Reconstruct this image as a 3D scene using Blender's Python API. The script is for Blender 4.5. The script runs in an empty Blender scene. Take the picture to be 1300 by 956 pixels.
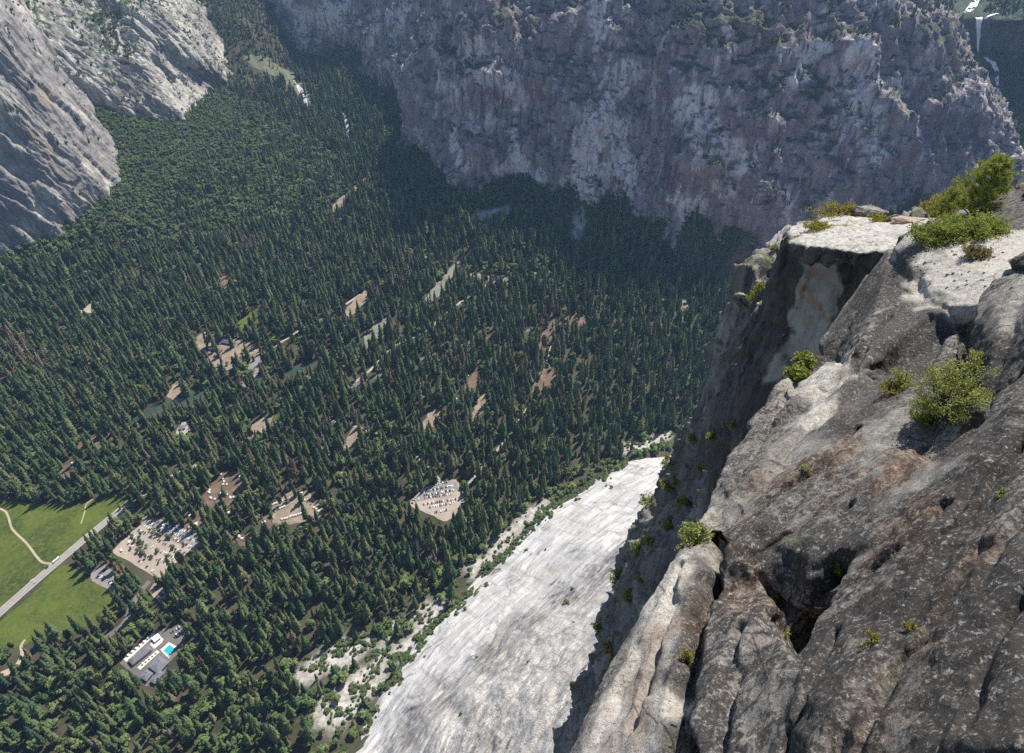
HAZE = True
import bpy, bmesh, math, random
import numpy as np
from mathutils import Vector, Matrix, Euler
from mathutils.bvhtree import BVHTree

random.seed(7)
RNG = np.random.default_rng(11)
scene = bpy.context.scene
COL = scene.collection

# ------------------------------------------------------------------ camera model (24 mm lens, 39 degrees down)
F = 867.0
PITCH = math.radians(39.0)
CP, SP = math.cos(PITCH), math.sin(PITCH)
HC = 980.0                      # the lookout stands this high above the valley floor


def ray(px, py):
    u, v = px - 650.0, py - 433.5
    d = np.array((u, F * CP - v * SP, -(v * CP + F * SP)))
    return d / np.linalg.norm(d)


def W(px, py, z=0.0):           # the place at height z that is seen in that direction
    r = ray(px, py)
    t = (z - HC) / r[2]
    return np.array((0, 0, HC)) + r * t


def WD(px, py, d):              # the place at distance d
    return np.array((0, 0, HC)) + ray(px, py) * d


def to_px(P):
    P = np.asarray(P, float)
    x, y, z = P[..., 0], P[..., 1], P[..., 2] - HC
    fw = y * CP - z * SP
    up = y * SP + z * CP
    return 650 + F * x / fw, 433.5 - F * up / fw, fw


# ------------------------------------------------------------------ noise
_perm = np.random.default_rng(3).permutation(256)
_perm = np.concatenate([_perm, _perm, _perm])
_gr = np.random.default_rng(4).normal(size=(256, 3))
_gr /= np.linalg.norm(_gr, axis=1)[:, None]


def pn(P):
    P = np.asarray(P, float)
    i = np.floor(P).astype(np.int64)
    f = P - i
    i &= 255
    w = f * f * f * (f * (f * 6 - 15) + 10)
    out = 0
    for dx in (0, 1):
        for dy in (0, 1):
            for dz in (0, 1):
                h = _perm[_perm[_perm[i[:, 0] + dx] + i[:, 1] + dy] + i[:, 2] + dz]
                g = _gr[h]
                dot = g[:, 0] * (f[:, 0] - dx) + g[:, 1] * (f[:, 1] - dy) + g[:, 2] * (f[:, 2] - dz)
                ww = (w[:, 0] if dx else 1 - w[:, 0]) * (w[:, 1] if dy else 1 - w[:, 1]) * (w[:, 2] if dz else 1 - w[:, 2])
                out = out + dot * ww
    return out * 1.6


def fbm(P, octv=4, gain=0.5):
    a, s, t = 1.0, 0, 1.0
    for k in range(octv):
        s = s + a * pn(P * t + 17.3 * k)
        a *= gain
        t *= 2.03
    return s


def ridged(P, octv=4, gain=0.5):
    a, s, t = 1.0, 0, 1.0
    for k in range(octv):
        s = s + a * (1 - 2 * np.abs(pn(P * t + 9.1 * k)))
        a *= gain
        t *= 2.1
    return s


def facets(P, tilt=0.6, crack=0.0, cw=0.06, k=15.0):
    """broken planes: every cell is a tilted facet, with a crack between neighbours"""
    P = np.asarray(P, float); c = np.floor(P).astype(np.int64)
    n = len(P); d1 = np.full(n, 9.0); d2 = np.full(n, 9.0); sw = np.zeros(n); sv = np.zeros(n)
    for dx in (-1, 0, 1):
        for dy in (-1, 0, 1):
            for dz in (-1, 0, 1):
                q = c + np.array((dx, dy, dz)); h = _perm[_perm[_perm[q[:, 0] & 255] + (q[:, 1] & 255)] + (q[:, 2] & 255)]
                o = P - (q + 0.5 + 0.42 * _gr[h]); d = np.sqrt((o ** 2).sum(1))
                w = np.exp(-k * d); v = _gr[(h * 7 + 3) & 255]
                sw += w; sv += w * (((h * 37) & 255) / 255.0 - 0.5 + tilt * (o * v).sum(1))
                b = d < d1
                d2 = np.where(b, d1, np.minimum(d2, d)); d1 = np.where(b, d, d1)
    return sv / sw - crack * np.exp(-((d2 - d1) / cw) ** 2)


def flakes(h, step, sharp=0.8):
    """sheets of even thickness with crisp broken edges"""
    q = h / step; f = np.floor(q)
    return step * (f + sstep(sharp, 1.0, q - f) + 0.12 * (q - f))


def sstep(a, b, x):
    t = np.clip((x - a) / (b - a), 0, 1)
    return t * t * (3 - 2 * t)


# ------------------------------------------------------------------ scene helpers
def tag(o, label=None, cat=None, group=None, kind=None):
    if label: o['label'] = label
    if cat: o['category'] = cat
    if group: o['group'] = group
    if kind: o['kind'] = kind
    return o


def link(name, me, parent=None, col=None):
    o = bpy.data.objects.new(name, me)
    (col or COL).objects.link(o)
    if parent is not None: o.parent = parent
    return o


def empty(name, loc=(0, 0, 0), rz=0.0, size=1.0):
    o = bpy.data.objects.new(name, None)
    o.empty_display_size = size
    o.location = loc
    o.rotation_euler = (0, 0, rz)
    COL.objects.link(o)
    return o


def np_mesh(name, V, Fc, mats=(), midx=None, smooth=True, attrs=None):
    me = bpy.data.meshes.new(name)
    V = np.asarray(V, np.float32)
    Fc = np.asarray(Fc, np.int32)
    n = Fc.shape[1]
    me.vertices.add(len(V)); me.vertices.foreach_set('co', V.ravel())
    me.loops.add(Fc.size); me.loops.foreach_set('vertex_index', Fc.ravel())
    me.polygons.add(len(Fc)); me.polygons.foreach_set('loop_start', np.arange(0, Fc.size, n, dtype=np.int32))
    me.update(calc_edges=True)
    for m in mats: me.materials.append(m)
    if midx is not None: me.polygons.foreach_set('material_index', np.asarray(midx, np.int32))
    me.polygons.foreach_set('use_smooth', np.full(len(Fc), smooth))
    for k, a in (attrs or {}).items():
        at = me.attributes.new(k, 'FLOAT', 'POINT'); at.data.foreach_set('value', np.asarray(a, np.float32))
    me.update()
    return me


def grid_faces(nu, nv):
    a = np.arange(nu * nv).reshape(nu, nv)
    return np.stack([a[:-1, :-1], a[1:, :-1], a[1:, 1:], a[:-1, 1:]], -1).reshape(-1, 4)


class MB:
    """collects boxes and prisms into one mesh"""
    def __init__(s): s.V = []; s.F = []; s.M = []
    def box(s, c, size, rz=0, m=0, taper=(1, 1), tilt=None):
        x, y, z = size[0] / 2, size[1] / 2, size[2] / 2
        n = len(s.V)
        for sz in (-1, 1):
            tx, ty = (taper if sz > 0 else (1, 1))
            for sx, sy in ((-1, -1), (1, -1), (1, 1), (-1, 1)):
                v = Vector((sx * x * tx, sy * y * ty, sz * z))
                if tilt: v = Euler(tilt).to_matrix() @ v
                v = Matrix.Rotation(rz, 3, 'Z') @ v + Vector(c)
                s.V.append(v)
        for f in ((0, 3, 2, 1), (4, 5, 6, 7), (0, 1, 5, 4), (1, 2, 6, 5), (2, 3, 7, 6), (3, 0, 4, 7)):
            s.F.append(tuple(n + i for i in f)); s.M.append(m)
    def prism(s, prof, y0, y1, m=0):            # x-z profile extruded along y
        n = len(s.V); k = len(prof)
        for y in (y0, y1):
            for (x, z) in prof: s.V.append(Vector((x, y, z)))
        s.F.append(tuple(range(n, n + k))); s.M.append(m)
        s.F.append(tuple(range(n + 2 * k - 1, n + k - 1, -1))); s.M.append(m)
        for i in range(k):
            j = (i + 1) % k
            s.F.append((n + j, n + i, n + k + i, n + k + j)); s.M.append(m)
    def cyl(s, p0, p1, r0, r1, k=6, m=0):
        p0, p1 = Vector(p0), Vector(p1)
        d = (p1 - p0).normalized()
        a = d.orthogonal().normalized(); b = d.cross(a)
        n = len(s.V)
        for p, r in ((p0, r0), (p1, r1)):
            for i in range(k):
                t = 2 * math.pi * i / k
                s.V.append(p + a * math.cos(t) * r + b * math.sin(t) * r)
        for i in range(k):
            j = (i + 1) % k
            s.F.append((n + i, n + j, n + k + j, n + k + i)); s.M.append(m)
        s.F.append(tuple(range(n + k, n + 2 * k))); s.M.append(m)
        s.F.append(tuple(range(n + k - 1, n - 1, -1))); s.M.append(m)
    def mesh(s, name, mats, smooth=False):
        me = bpy.data.meshes.new(name)
        me.from_pydata([tuple(v) for v in s.V], [], s.F)
        for m in mats: me.materials.append(m)
        me.polygons.foreach_set('material_index', s.M)
        me.polygons.foreach_set('use_smooth', [smooth] * len(s.F))
        me.update()
        return me


# ------------------------------------------------------------------ materials
class NT:
    def __init__(s, name):
        s.m = bpy.data.materials.new(name); s.m.use_nodes = True
        s.t = s.m.node_tree; s.t.nodes.clear()
        s.out = s.n('ShaderNodeOutputMaterial'); s.b = s.n('ShaderNodeBsdfPrincipled')
        s.l(s.b.outputs[0], s.out.inputs[0])
        s.b.inputs['Roughness'].default_value = 0.9
        s.b.inputs['Specular IOR Level'].default_value = 0.2
    def n(s, t): return s.t.nodes.new(t)
    def l(s, a, b): s.t.links.new(a, b)
    def coord(s, kind='Object', scale=(1, 1, 1), rot=(0, 0, 0)):
        c = s.n('ShaderNodeTexCoord'); mp = s.n('ShaderNodeMapping')
        mp.inputs['Scale'].default_value = scale; mp.inputs['Rotation'].default_value = rot
        s.l(c.outputs[kind], mp.inputs[0]); return mp.outputs[0]
    def along(s, rot, scale):
        c = s.n('ShaderNodeTexCoord'); m1 = s.n('ShaderNodeMapping'); m1.inputs['Rotation'].default_value = rot
        m2 = s.n('ShaderNodeMapping'); m2.inputs['Scale'].default_value = scale
        s.l(c.outputs['Object'], m1.inputs[0]); s.l(m1.outputs[0], m2.inputs[0]); return m2.outputs[0]
    def noise(s, co, scale, detail=6, rough=0.6, dist=0.0):
        n = s.n('ShaderNodeTexNoise'); n.inputs['Scale'].default_value = scale
        n.inputs['Detail'].default_value = detail; n.inputs['Roughness'].default_value = rough
        n.inputs['Distortion'].default_value = dist
        s.l(co, n.inputs['Vector']); return n.outputs[0]
    def vor(s, co, scale, feature='F1', out=0):
        n = s.n('ShaderNodeTexVoronoi'); n.feature = feature; n.inputs['Scale'].default_value = scale
        s.l(co, n.inputs['Vector']); return n.outputs[out]
    def ramp(s, x, stops, interp='LINEAR'):
        r = s.n('ShaderNodeValToRGB'); r.color_ramp.interpolation = interp
        e = r.color_ramp.elements
        while len(e) < len(stops): e.new(0.5)
        for q, (p, c) in zip(e, stops):
            q.position = p
            q.color = (c, c, c, 1) if isinstance(c, (int, float)) else (*c, 1)
        s.l(x, r.inputs[0]); return r.outputs[0]
    def mix(s, fac, a, b, mode='MIX'):
        m = s.n('ShaderNodeMix'); m.data_type = 'RGBA'; m.blend_type = mode
        for v, i in ((fac, 0), (a, 6), (b, 7)):
            if isinstance(v, (int, float)): m.inputs[i].default_value = v
            elif isinstance(v, tuple): m.inputs[i].default_value = (*v, 1)
            else: s.l(v, m.inputs[i])
        return m.outputs[2]
    def math(s, op, a, b=0.0, clamp=False):
        m = s.n('ShaderNodeMath'); m.operation = op; m.use_clamp = clamp
        for v, i in ((a, 0), (b, 1)):
            if isinstance(v, (int, float)): m.inputs[i].default_value = v
            else: s.l(v, m.inputs[i])
        return m.outputs[0]
    def attr(s, name):
        a = s.n('ShaderNodeAttribute'); a.attribute_name = name; return a.outputs['Fac']
    def geo(s, out='Normal'): return s.n('ShaderNodeNewGeometry').outputs[out]
    def nz(s):
        x = s.n('ShaderNodeSeparateXYZ'); s.l(s.geo(), x.inputs[0]); return x.outputs[2]
    def rnd(s): return s.n('ShaderNodeObjectInfo').outputs['Random']
    def bump(s, h, strength=0.5, dist=0.05, prev=None):
        b = s.n('ShaderNodeBump'); b.inputs['Strength'].default_value = strength; b.inputs['Distance'].default_value = dist
        s.l(h, b.inputs['Height'])
        if prev is not None: s.l(prev, b.inputs['Normal'])
        return b.outputs[0]
    def color(s, c):
        if isinstance(c, tuple): s.b.inputs['Base Color'].default_value = (*c, 1)
        else: s.l(c, s.b.inputs['Base Color'])
    def normal(s, n): s.l(n, s.b.inputs['Normal'])


def flat(name, c, rough=0.8, var=0.12, scale=0.6, spec=0.2):
    t = NT(name)
    n = t.noise(t.coord(), scale, 5)
    t.color(t.mix(t.ramp(n, [(0.3, 0.0), (0.7, 1.0)]), tuple(x * (1 - var) for x in c), tuple(min(1, x * (1 + var)) for x in c)))
    t.b.inputs['Roughness'].default_value = rough
    t.b.inputs['Specular IOR Level'].default_value = spec
    return t.m


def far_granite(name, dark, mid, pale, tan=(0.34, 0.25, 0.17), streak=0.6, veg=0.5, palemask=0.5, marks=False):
    """a big wall seen from a kilometre or more"""
    t = NT(name)
    co = t.coord()
    big = t.noise(co, 0.006, 5, 0.6, 0.6)
    med = t.noise(t.coord(scale=(1, 1, 0.4)), 0.034, 6, 0.65, 0.4)
    fine = t.noise(t.coord(scale=(1, 1, 0.5)), 0.18, 6, 0.7)
    c = t.mix(t.ramp(med, [(0.36, 0.0), (0.64, 1.0)]), dark, mid)
    pm = t.math('ADD', t.math('MULTIPLY', big, 0.6), t.math('MULTIPLY', med, 0.4))
    if marks: pm = t.math('ADD', pm, t.math('MULTIPLY', t.attr('pale'), 0.13))
    c = t.mix(t.ramp(pm, [(palemask, 0.0), (palemask + 0.09, 1.0)]), c, pale)
    sc = t.coord(scale=(1, 1, 0.10))
    st = t.noise(sc, 0.055, 5, 0.65, 0.3)
    c = t.mix(t.math('MULTIPLY', t.ramp(st, [(0.50, 0.0), (0.66, 1.0)]), streak), c, tuple(x * 0.45 for x in dark))
    st2 = t.noise(sc, 0.09, 4, 0.6, 0.2)
    c = t.mix(t.math('MULTIPLY', t.ramp(st2, [(0.62, 0.0), (0.72, 1.0)]), 0.7), c, tuple(min(1, x * 1.25) for x in pale))
    tn = t.noise(t.coord(scale=(1, 1, 0.5)), 0.013, 4, 0.6, 0.5)
    c = t.mix(t.math('MULTIPLY', t.ramp(tn, [(0.60, 0.0), (0.70, 1.0)]), 0.55), c, tan)
    c = t.mix(t.ramp(fine, [(0.30, 0.55), (0.5, 0.0)]), c, tuple(x * 0.4 for x in dark))
    wco = t.n('ShaderNodeVectorMath'); wco.operation = 'ADD'
    nv = t.n('ShaderNodeTexNoise'); nv.inputs['Scale'].default_value = 0.012; nv.inputs['Detail'].default_value = 5; t.l(co, nv.inputs['Vector'])
    sc3 = t.n('ShaderNodeVectorMath'); sc3.operation = 'SCALE'; sc3.inputs[3].default_value = 60.0; t.l(nv.outputs['Color'], sc3.inputs[0])
    t.l(t.coord(scale=(1, 1, 0.35)), wco.inputs[0]); t.l(sc3.outputs[0], wco.inputs[1])
    for vs_, th, am in ((0.022, 0.028, 0.5), (0.06, 0.03, 0.22)):
        e = t.ramp(t.vor(wco.outputs[0], vs_, 'DISTANCE_TO_EDGE'), [(0.0, am), (th, 0.0)])
        c = t.mix(t.math('MULTIPLY', e, t.ramp(med, [(0.42, 0.1), (0.55, 1.0)])), c, tuple(x * 0.35 for x in dark))
    # scrub growing on the ledges
    up = t.ramp(t.nz(), [(0.42, 0.0), (0.72, 1.0)])
    vsrc = t.noise(co, 0.05, 6, 0.75)
    if marks: vsrc = t.math('ADD', vsrc, t.math('MULTIPLY', t.attr('veg'), 0.12))
    vn = t.ramp(vsrc, [(0.52 - 0.12 * veg, 0.0), (0.60 - 0.12 * veg, 1.0)])
    c = t.mix(t.math('MULTIPLY', t.math('MULTIPLY', up, vn), min(1, veg * 1.6)), c, (0.035, 0.055, 0.022))
    t.color(c)
    h = t.math('ADD', med, t.math('MULTIPLY', fine, 0.35))
    t.normal(t.bump(h, 0.9, 7.0))
    return t.m


# ------------------------------------------------------------------ terrain: valley ground by thin-plate interpolation
APR_O = np.array((-175.0, 450.0)); APR_E = np.array((0.761, 0.649)); APR_N = np.array((0.649, -0.761))


def apron_sw(x, y):
    dx, dy = x - APR_O[0], y - APR_O[1]
    return dx * APR_E[0] + dy * APR_E[1], dx * APR_N[0] + dy * APR_N[1]


WALL_BASE = [(240, -40, 330), (300, -10, 260), (362, 42, 150), (440, 62, 130), (508, 128, 105), (512, 180, 90), (582, 236, 95),
             (650, 222, 118), (740, 248, 108), (800, 246, 118), (870, 292, 105), (1000, 280, 125), (1130, 255, 150), (1232, 228, 180), (1292, 205, 200)]
CTRL = [(-150, 960, -5), (-150, 700, -5), (-150, 500, -5), (0, 900, -5), (0, 700, -5), (0, 550, -5), (0, 430, -3), (0, 335, 45), (-150, 345, 60), (200, 900, -5), (200, 700, -5),
        (200, 550, -5), (200, 400, -5), (200, 325, 10), (100, 320, 40), (150, 270, 75), (200, 262, 50), (300, 270, 10), (350, 230, 18),
        (400, 250, 0), (152, 212, 118), (100, 122, 240), (160, 132, 180), (225, 140, 130), (262, 110, 112), (250, 180, 80), (330, 170, 34),
        (200, 200, 105), (380, 115, 25), (440, 130, 28), (470, 175, 24), (460, 220, 8), (330, 70, 140), (300, 90, 120), (370, 80, 75),
        (300, 20, 260), (250, 40, 205), (225, 60, 190), (400, 40, 140), (420, 80, 80), (330, -20, 300), (380, 0, 240), (200, 0, 320), (150, 50, 190), (110, 40, 190), (60, 30, 190),
        (400, 400, -5), (400, 550, -5), (400, 700, -5), (400, 790, 4), (300, 900, -3), (410, 900, 26), (600, 400, -5), (600, 550, -5),
        (600, 620, -5), (600, 680, 8), (800, 400, -5), (800, 490, -5), (790, 555, 8), (950, 450, -3), (900, 350, 3), (1000, 400, 5),
        (500, 300, 0), (600, 335, 0), (750, 335, 0), (1000, 335, 20), (1100, 310, 55), (1200, 290, 90), (580, 280, 40), (700, 290, 45), (850, 320, 40),
        (1120, 450, 10), (1250, 350, 60), (1320, 260, 110), (1420, 320, 70), (1500, 500, 30)]


_ae = [W(*q) for q in ((868, 566, 26), (846, 573, 28), (800, 584, 28), (748, 606, 30), (692, 645, 30), (642, 694, 30), (592, 742, 32), (545, 792, 34), (490, 858, 40), (448, 925, 48))]
_as, _aw = zip(*sorted(tuple(apron_sw(q[0], q[1])) for q in _ae))


def apron_off(s): return np.interp(s, _as, _aw)


def apron_z(s, w):
    w = w - apron_off(s)
    return 26 + 0.60 * w + 0.0009 * np.maximum(w, 0) ** 2 + 0.012 * np.maximum(-s, 0)


_cp = [W(*c) for c in CTRL] + [W(*c) for c in WALL_BASE]
for s_ in (-250, -60, 130, 330, 560, 800, 1050):
    for w0_ in (-4, 60, 180, 400):
        w_ = w0_ + apron_off(s_); xy = APR_O + APR_E * s_ + APR_N * w_
        _cp.append(np.array((xy[0], xy[1], apron_z(s_, w_) - (0 if w0_ < 0 else 22))))
_cp += [np.array(q, float) for q in ((1500, 2150, 110), (1500, 2350, 190), (1500, 2620, 240), (1320, 2150, 110), (1700, 2320, 230), (1320, 2500, 240), (1620, 1900, 80), (1450, 1950, 90), (1800, 2100, 230), (1800, 2500, 330), (1700, 2800, 330), (1950, 1950, 230), (2250, 2400, 330), (1500, 3000, 330), (1150, 2900, 330), (2250, 1800, 180), (3000, 2200, 300), (3000, 3000, 300), (2000, 3500, 330))]
_cp = np.array(_cp); _cp[:, 2] += 3


def _tps(r2): return np.where(r2 > 0, 0.5 * r2 * np.log(np.maximum(r2, 1e-12)), 0)


_S = 1000.0
_xy = _cp[:, :2] / _S
_n = len(_xy)
_K = _tps(((_xy[:, None] - _xy[None]) ** 2).sum(-1)) + np.eye(_n) * 1e-4
_P = np.c_[np.ones(_n), _xy]
_A = np.block([[_K, _P], [_P.T, np.zeros((3, 3))]])
_sol = np.linalg.solve(_A, np.r_[_cp[:, 2], 0, 0, 0])


def ground(x, y):
    x = np.atleast_1d(np.asarray(x, float)); y = np.atleast_1d(np.asarray(y, float))
    out = np.empty(len(x))
    for a in range(0, len(x), 20000):
        q = np.c_[x[a:a + 20000], y[a:a + 20000]] / _S
        k = _tps(((q[:, None] - _xy[None]) ** 2).sum(-1))
        out[a:a + 20000] = k @ _sol[:_n] + _sol[_n] + q @ _sol[_n + 1:]
    g = np.maximum(out - 3, 0)
    rough = sstep(6, 40, g)
    P = np.c_[x / 60, y / 60, np.zeros(len(x))]
    return g + rough * 5 * fbm(P, 3)


def cap_mask(V, pts, r, soft=0.5, jit=0.0, js=1.0):
    """1 near the polyline pts (world), 0 farther than r"""
    best = np.full(len(V), 1e9)
    pts = [np.asarray(p, float) for p in pts]
    if len(pts) == 1: pts = pts * 2
    for a, b in zip(pts, pts[1:]):
        ab = b - a; L = (ab ** 2).sum() + 1e-9
        t = np.clip(((V - a) @ ab) / L, 0, 1)
        best = np.minimum(best, np.linalg.norm(V - a - t[:, None] * ab, axis=1))
    if jit: best = best + jit * fbm(V / js, 3)
    return 1 - sstep(r * (1 - soft), r, best)


# ---- valley ground mesh
def axis(segs):
    out = []
    for a, b, st in segs: out += list(np.arange(a, b, st))
    return np.array(out + [segs[-1][1]])


gx = axis([(-3400, -1500, 60), (-1500, 1500, 12), (1500, 3600, 60)])
gy = axis([(-400, 250, 40), (250, 2600, 12), (2600, 4200, 25), (4200, 5600, 100)])
GX, GY = np.meshgrid(gx, gy, indexing='ij')
gz = ground(GX.ravel(), GY.ravel())
GV = np.c_[GX.ravel(), GY.ravel(), gz]
SCREE = [[W(395, 850, 20), W(455, 815, 25), W(515, 785, 30)], [W(415, 905, 30), W(470, 850, 34), W(545, 775, 32)], [W(600, 725, 25), W(690, 640, 20)],
         [W(800, 565, 18), W(845, 555, 18)], [W(195, 245, 95), W(178, 275, 80)], [W(200, 225, 105), W(215, 240, 90)], [W(150, 155, 150), W(160, 150, 150)],
         [W(735, 270, 80), W(732, 300, 40)], [W(605, 275, 50), W(640, 270, 60)]]
scree = np.zeros(len(GV))
for k, s_ in enumerate(SCREE):
    scree = np.maximum(scree, cap_mask(GV, s_, (32, 36, 22, 24, 26, 30, 24, 26, 24)[k], 0.6, 14, 30))
t = NT('forest_floor')
co = t.coord()
n1 = t.noise(co, 0.018, 6, 0.65, 0.5); n2 = t.noise(co, 0.12, 6, 0.7)
c = t.mix(t.ramp(n1, [(0.38, 0.0), (0.62, 1.0)]), (0.030, 0.034, 0.016), (0.078, 0.064, 0.040))
c = t.mix(t.ramp(n2, [(0.5, 0.0), (0.7, 0.7)]), c, (0.055, 0.075, 0.025))
sc = t.mix(t.ramp(n2, [(0.35, 0.0), (0.6, 1.0)]), (0.20, 0.18, 0.15), (0.46, 0.43, 0.39))
c = t.mix(t.attr('scree'), c, sc)
t.color(c); t.normal(t.bump(n2, 0.6, 2.0))
M_FLOOR = t.m
o = link('ground', np_mesh('ground', GV, grid_faces(len(gx), len(gy)), [M_FLOOR], attrs={'scree': scree}))
tag(o, kind='structure')


# ---- control-net patches (cliff faces): rows of world points, Catmull-Rom in both directions
def cr_interp(P, n):
    P = np.asarray(P, float)
    k = len(P)
    tt = np.linspace(0, k - 1, n)
    i = np.minimum(tt.astype(int), k - 2); f = (tt - i)[:, None, None]
    g = lambda j: P[np.clip(j, 0, k - 1)]
    p0, p1, p2, p3 = g(i - 1), g(i), g(i + 1), g(i + 2)
    # softened tangents
    m1, m2 = (p2 - p0) * 0.42, (p3 - p1) * 0.42
    return (2 * f ** 3 - 3 * f ** 2 + 1) * p1 + (f ** 3 - 2 * f ** 2 + f) * m1 + (-2 * f ** 3 + 3 * f ** 2) * p2 + (f ** 3 - f ** 2) * m2


def patch(net, nu, nv, disp):
    P = cr_interp(net, nu)                              # rows
    P = cr_interp(P.transpose(1, 0, 2), nv).transpose(1, 0, 2)
    du = np.gradient(P, axis=0); dv = np.gradient(P, axis=1)
    N = np.cross(dv, du); N /= np.linalg.norm(N, axis=2)[..., None] + 1e-9
    uu, vv = np.meshgrid(np.linspace(0, 1, nu), np.linspace(0, 1, nv), indexing='ij')
    V = P.reshape(-1, 3); Nn = N.reshape(-1, 3)
    return V + Nn * disp(V, uu.ravel(), vv.ravel())[:, None]


def vert_normals(V, nu, nv):
    P = V.reshape(nu, nv, 3)
    N = np.cross(np.gradient(P, axis=1), np.gradient(P, axis=0))
    N /= np.linalg.norm(N, axis=2)[..., None] + 1e-9
    return N.reshape(-1, 3)


SCRUB = []       # (points, kind weights) growing on the walls


def wall_disp(a1, a2, a3, sx=1.0, flute=1.0):
    def f(V, u, v):
        A = V * np.array((1, 1, 0.30))
        e = 1 - np.exp(-u * 30)
        Wq = A + 9 * np.c_[fbm(V / 60, 3), fbm(V / 60 + 9, 3), fbm(V / 60 + 18, 3)]
        d = a1 * fbm(V / (170 * sx), 3) + 0.40 * a2 * flute * ridged(A / (60 * sx), 3) + 0.45 * a3 * fbm(A / (11 * sx), 4)
        d += flakes(1.5 * a2 * fbm(Wq / 55, 3) + 0.3 * a2 * fbm(Wq / 16, 3), 7.0, 0.8) + 0.9 * a3 * facets(Wq / 17, 0.9, 0.3, 0.05)
        # sheeting steps: thin shells that peel off along slanting lines
        q = (V[:, 2] * 0.7 + V[:, 0] * 0.45) / (42 * sx) + 1.3 * fbm(V / (90 * sx), 3)
        st = q - np.floor(q)
        d += a3 * 2.6 * (1 - st) * sstep(-0.1, 0.4, fbm(V / (130 * sx) + 5, 3))
        return d * (0.35 + 0.65 * np.minimum(1, e + 0.3))
    return f


def grain_disp(dirv, a1, a2, a3, sc):
    dv = np.array(dirv, float); dv /= np.linalg.norm(dv)

    def f(V, u, v):
        al = (V @ dv)[:, None] * dv; A = (V - al) + al * 0.16
        Wp = A + 5 * sc * np.c_[fbm(V / (40 * sc), 3), fbm(V / (40 * sc) + 9, 3), fbm(V / (40 * sc) + 18, 3)]
        return a1 * fbm(V / (190 * sc), 3) + a2 * facets(Wp / (30 * sc), 0.9, 0.25, 0.06) + a3 * facets(Wp / (10 * sc) + 3, 0.9, 0.25, 0.06) + 0.35 * a3 * fbm(A / (4 * sc), 3)
    return f


# ---- central wall (north-west flank of the mountain opposite)
prof = [(-60, -25), (0, 0), (60, 20), (140, 52), (250, 108), (350, 165), (430, 222), (500, 290), (545, 370), (590, 560), (600, 900)]
inward = [(0.95, 0.30), (0.95, 0.30), (0.95, 0.30), (0.92, 0.38), (0.85, 0.53), (0.65, 0.76), (0.35, 0.94), (0.22, 0.97), (0.15, 0.99), (0.10, 1.0), (0.05, 1.0), (0.0, 1.0), (-0.30, 1.0), (-0.85, 1.0), (-1.60, 1.0)]
soft = [1.9, 1.7, 1.5, 1.3, 1.15, 1.0, 1.0, 1.0, 1.0, 1.0, 1.0, 1.0, 0.95, 0.95, 1.0]
hs = [0.9, 0.9, 0.85, 0.9, 0.95, 1, 1, 1, 1, 1, 1, 1, 1, 1, 0.95]
cols = []
for (px, py, z), (ix, iy), sf, hh in zip(WALL_BASE, inward, soft, hs):
    b = W(px, py, z)
    cols.append([b + np.array((ix * r * sf, iy * r * sf, h * hh)) for h, r in prof])
b = W(*WALL_BASE[-1])                                   # round the right-hand corner, up the side canyon
for k, (ddx, ddy) in enumerate(((30, 260), (-60, 620), (-160, 1200))):
    cols.append([b + np.array((ddx - 1.6 * r * 0.95, ddy + 0.6 * r, h * 0.95 + 20 * (k + 1))) for h, r in prof])
net = np.array(cols).transpose(1, 0, 2)
NU, NV = 300, 620
V = patch(net, NU, NV, wall_disp(26, 11, 3.2))
_b = BVHTree.FromPolygons([tuple(v) for v in V], grid_faces(NU, NV).tolist())


def on_wall(*q):
    o_ = []
    for a, b_ in q:
        h_ = _b.ray_cast(Vector((0, 0, HC)), Vector(ray(a, b_)))
        if h_[0] is not None: o_.append(np.array(h_[0]))
    return o_


pale = np.zeros(len(V)); vegm = np.zeros(len(V))
for pts, rad in ((((620, 60), (618, 95)), 42), (((735, 235), (745, 150), (800, 90)), 60), (((780, 150), (800, 230)), 45), (((870, 130), (900, 160), (940, 200)), 60), (((760, 40), (765, 10)), 30), (((480, 20), (470, 60)), 40),
                 (((500, 50), (520, 10)), 30), (((430, 10), (380, 35)), 60), (((1090, 60), (1100, 150), (1120, 190)), 55), (((860, 250), (880, 280)), 40), (((690, 225), (650, 215)), 40), (((575, 170), (590, 200)), 40), (((930, 60), (920, 20)), 35), (((1010, 100), (1040, 60)), 35), (((640, 100), (660, 200)), 35)):
    pale = np.maximum(pale, cap_mask(V, on_wall(*pts), rad, 0.7, rad * .5, rad))
for pts, rad in ((((860, 10), (960, 60), (1030, 110)), 90), (((1000, 120), (1050, 20)), 70), (((780, 170), (800, 200)), 30), (((900, 210), (960, 260), (1040, 250)), 80), (((1150, 30), (1220, 80)), 60), (((640, 10), (640, 50)), 25), (((560, 60), (600, 90)), 40), (((1040, 190), (1060, 150)), 45), (((870, 60), (880, 90)), 60)):
    vegm = np.maximum(vegm, cap_mask(V, on_wall(*pts), rad, 0.8, rad * .5, rad))
CENTRAL_VEG = vegm
M_WALL = far_granite('wall_granite', (0.185, 0.145, 0.155), (0.40, 0.335, 0.35), (0.68, 0.61, 0.60), streak=0.9, veg=0.50, palemask=0.525, marks=True)
o = link('cliff', np_mesh('cliff', V, grid_faces(NU, NV)[:, ::-1], [M_WALL], attrs={'pale': pale, 'veg': vegm})); tag(o, kind='structure')
SCRUB.append((V, vert_normals(V, NU, NV), NU, NV, 'central'))

# ---- left wall: the column in front and the pale slab behind it
def col_up(b, n, prof_): return [b + np.array((n[0] * r, n[1] * r, h)) for h, r in prof_]


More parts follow.
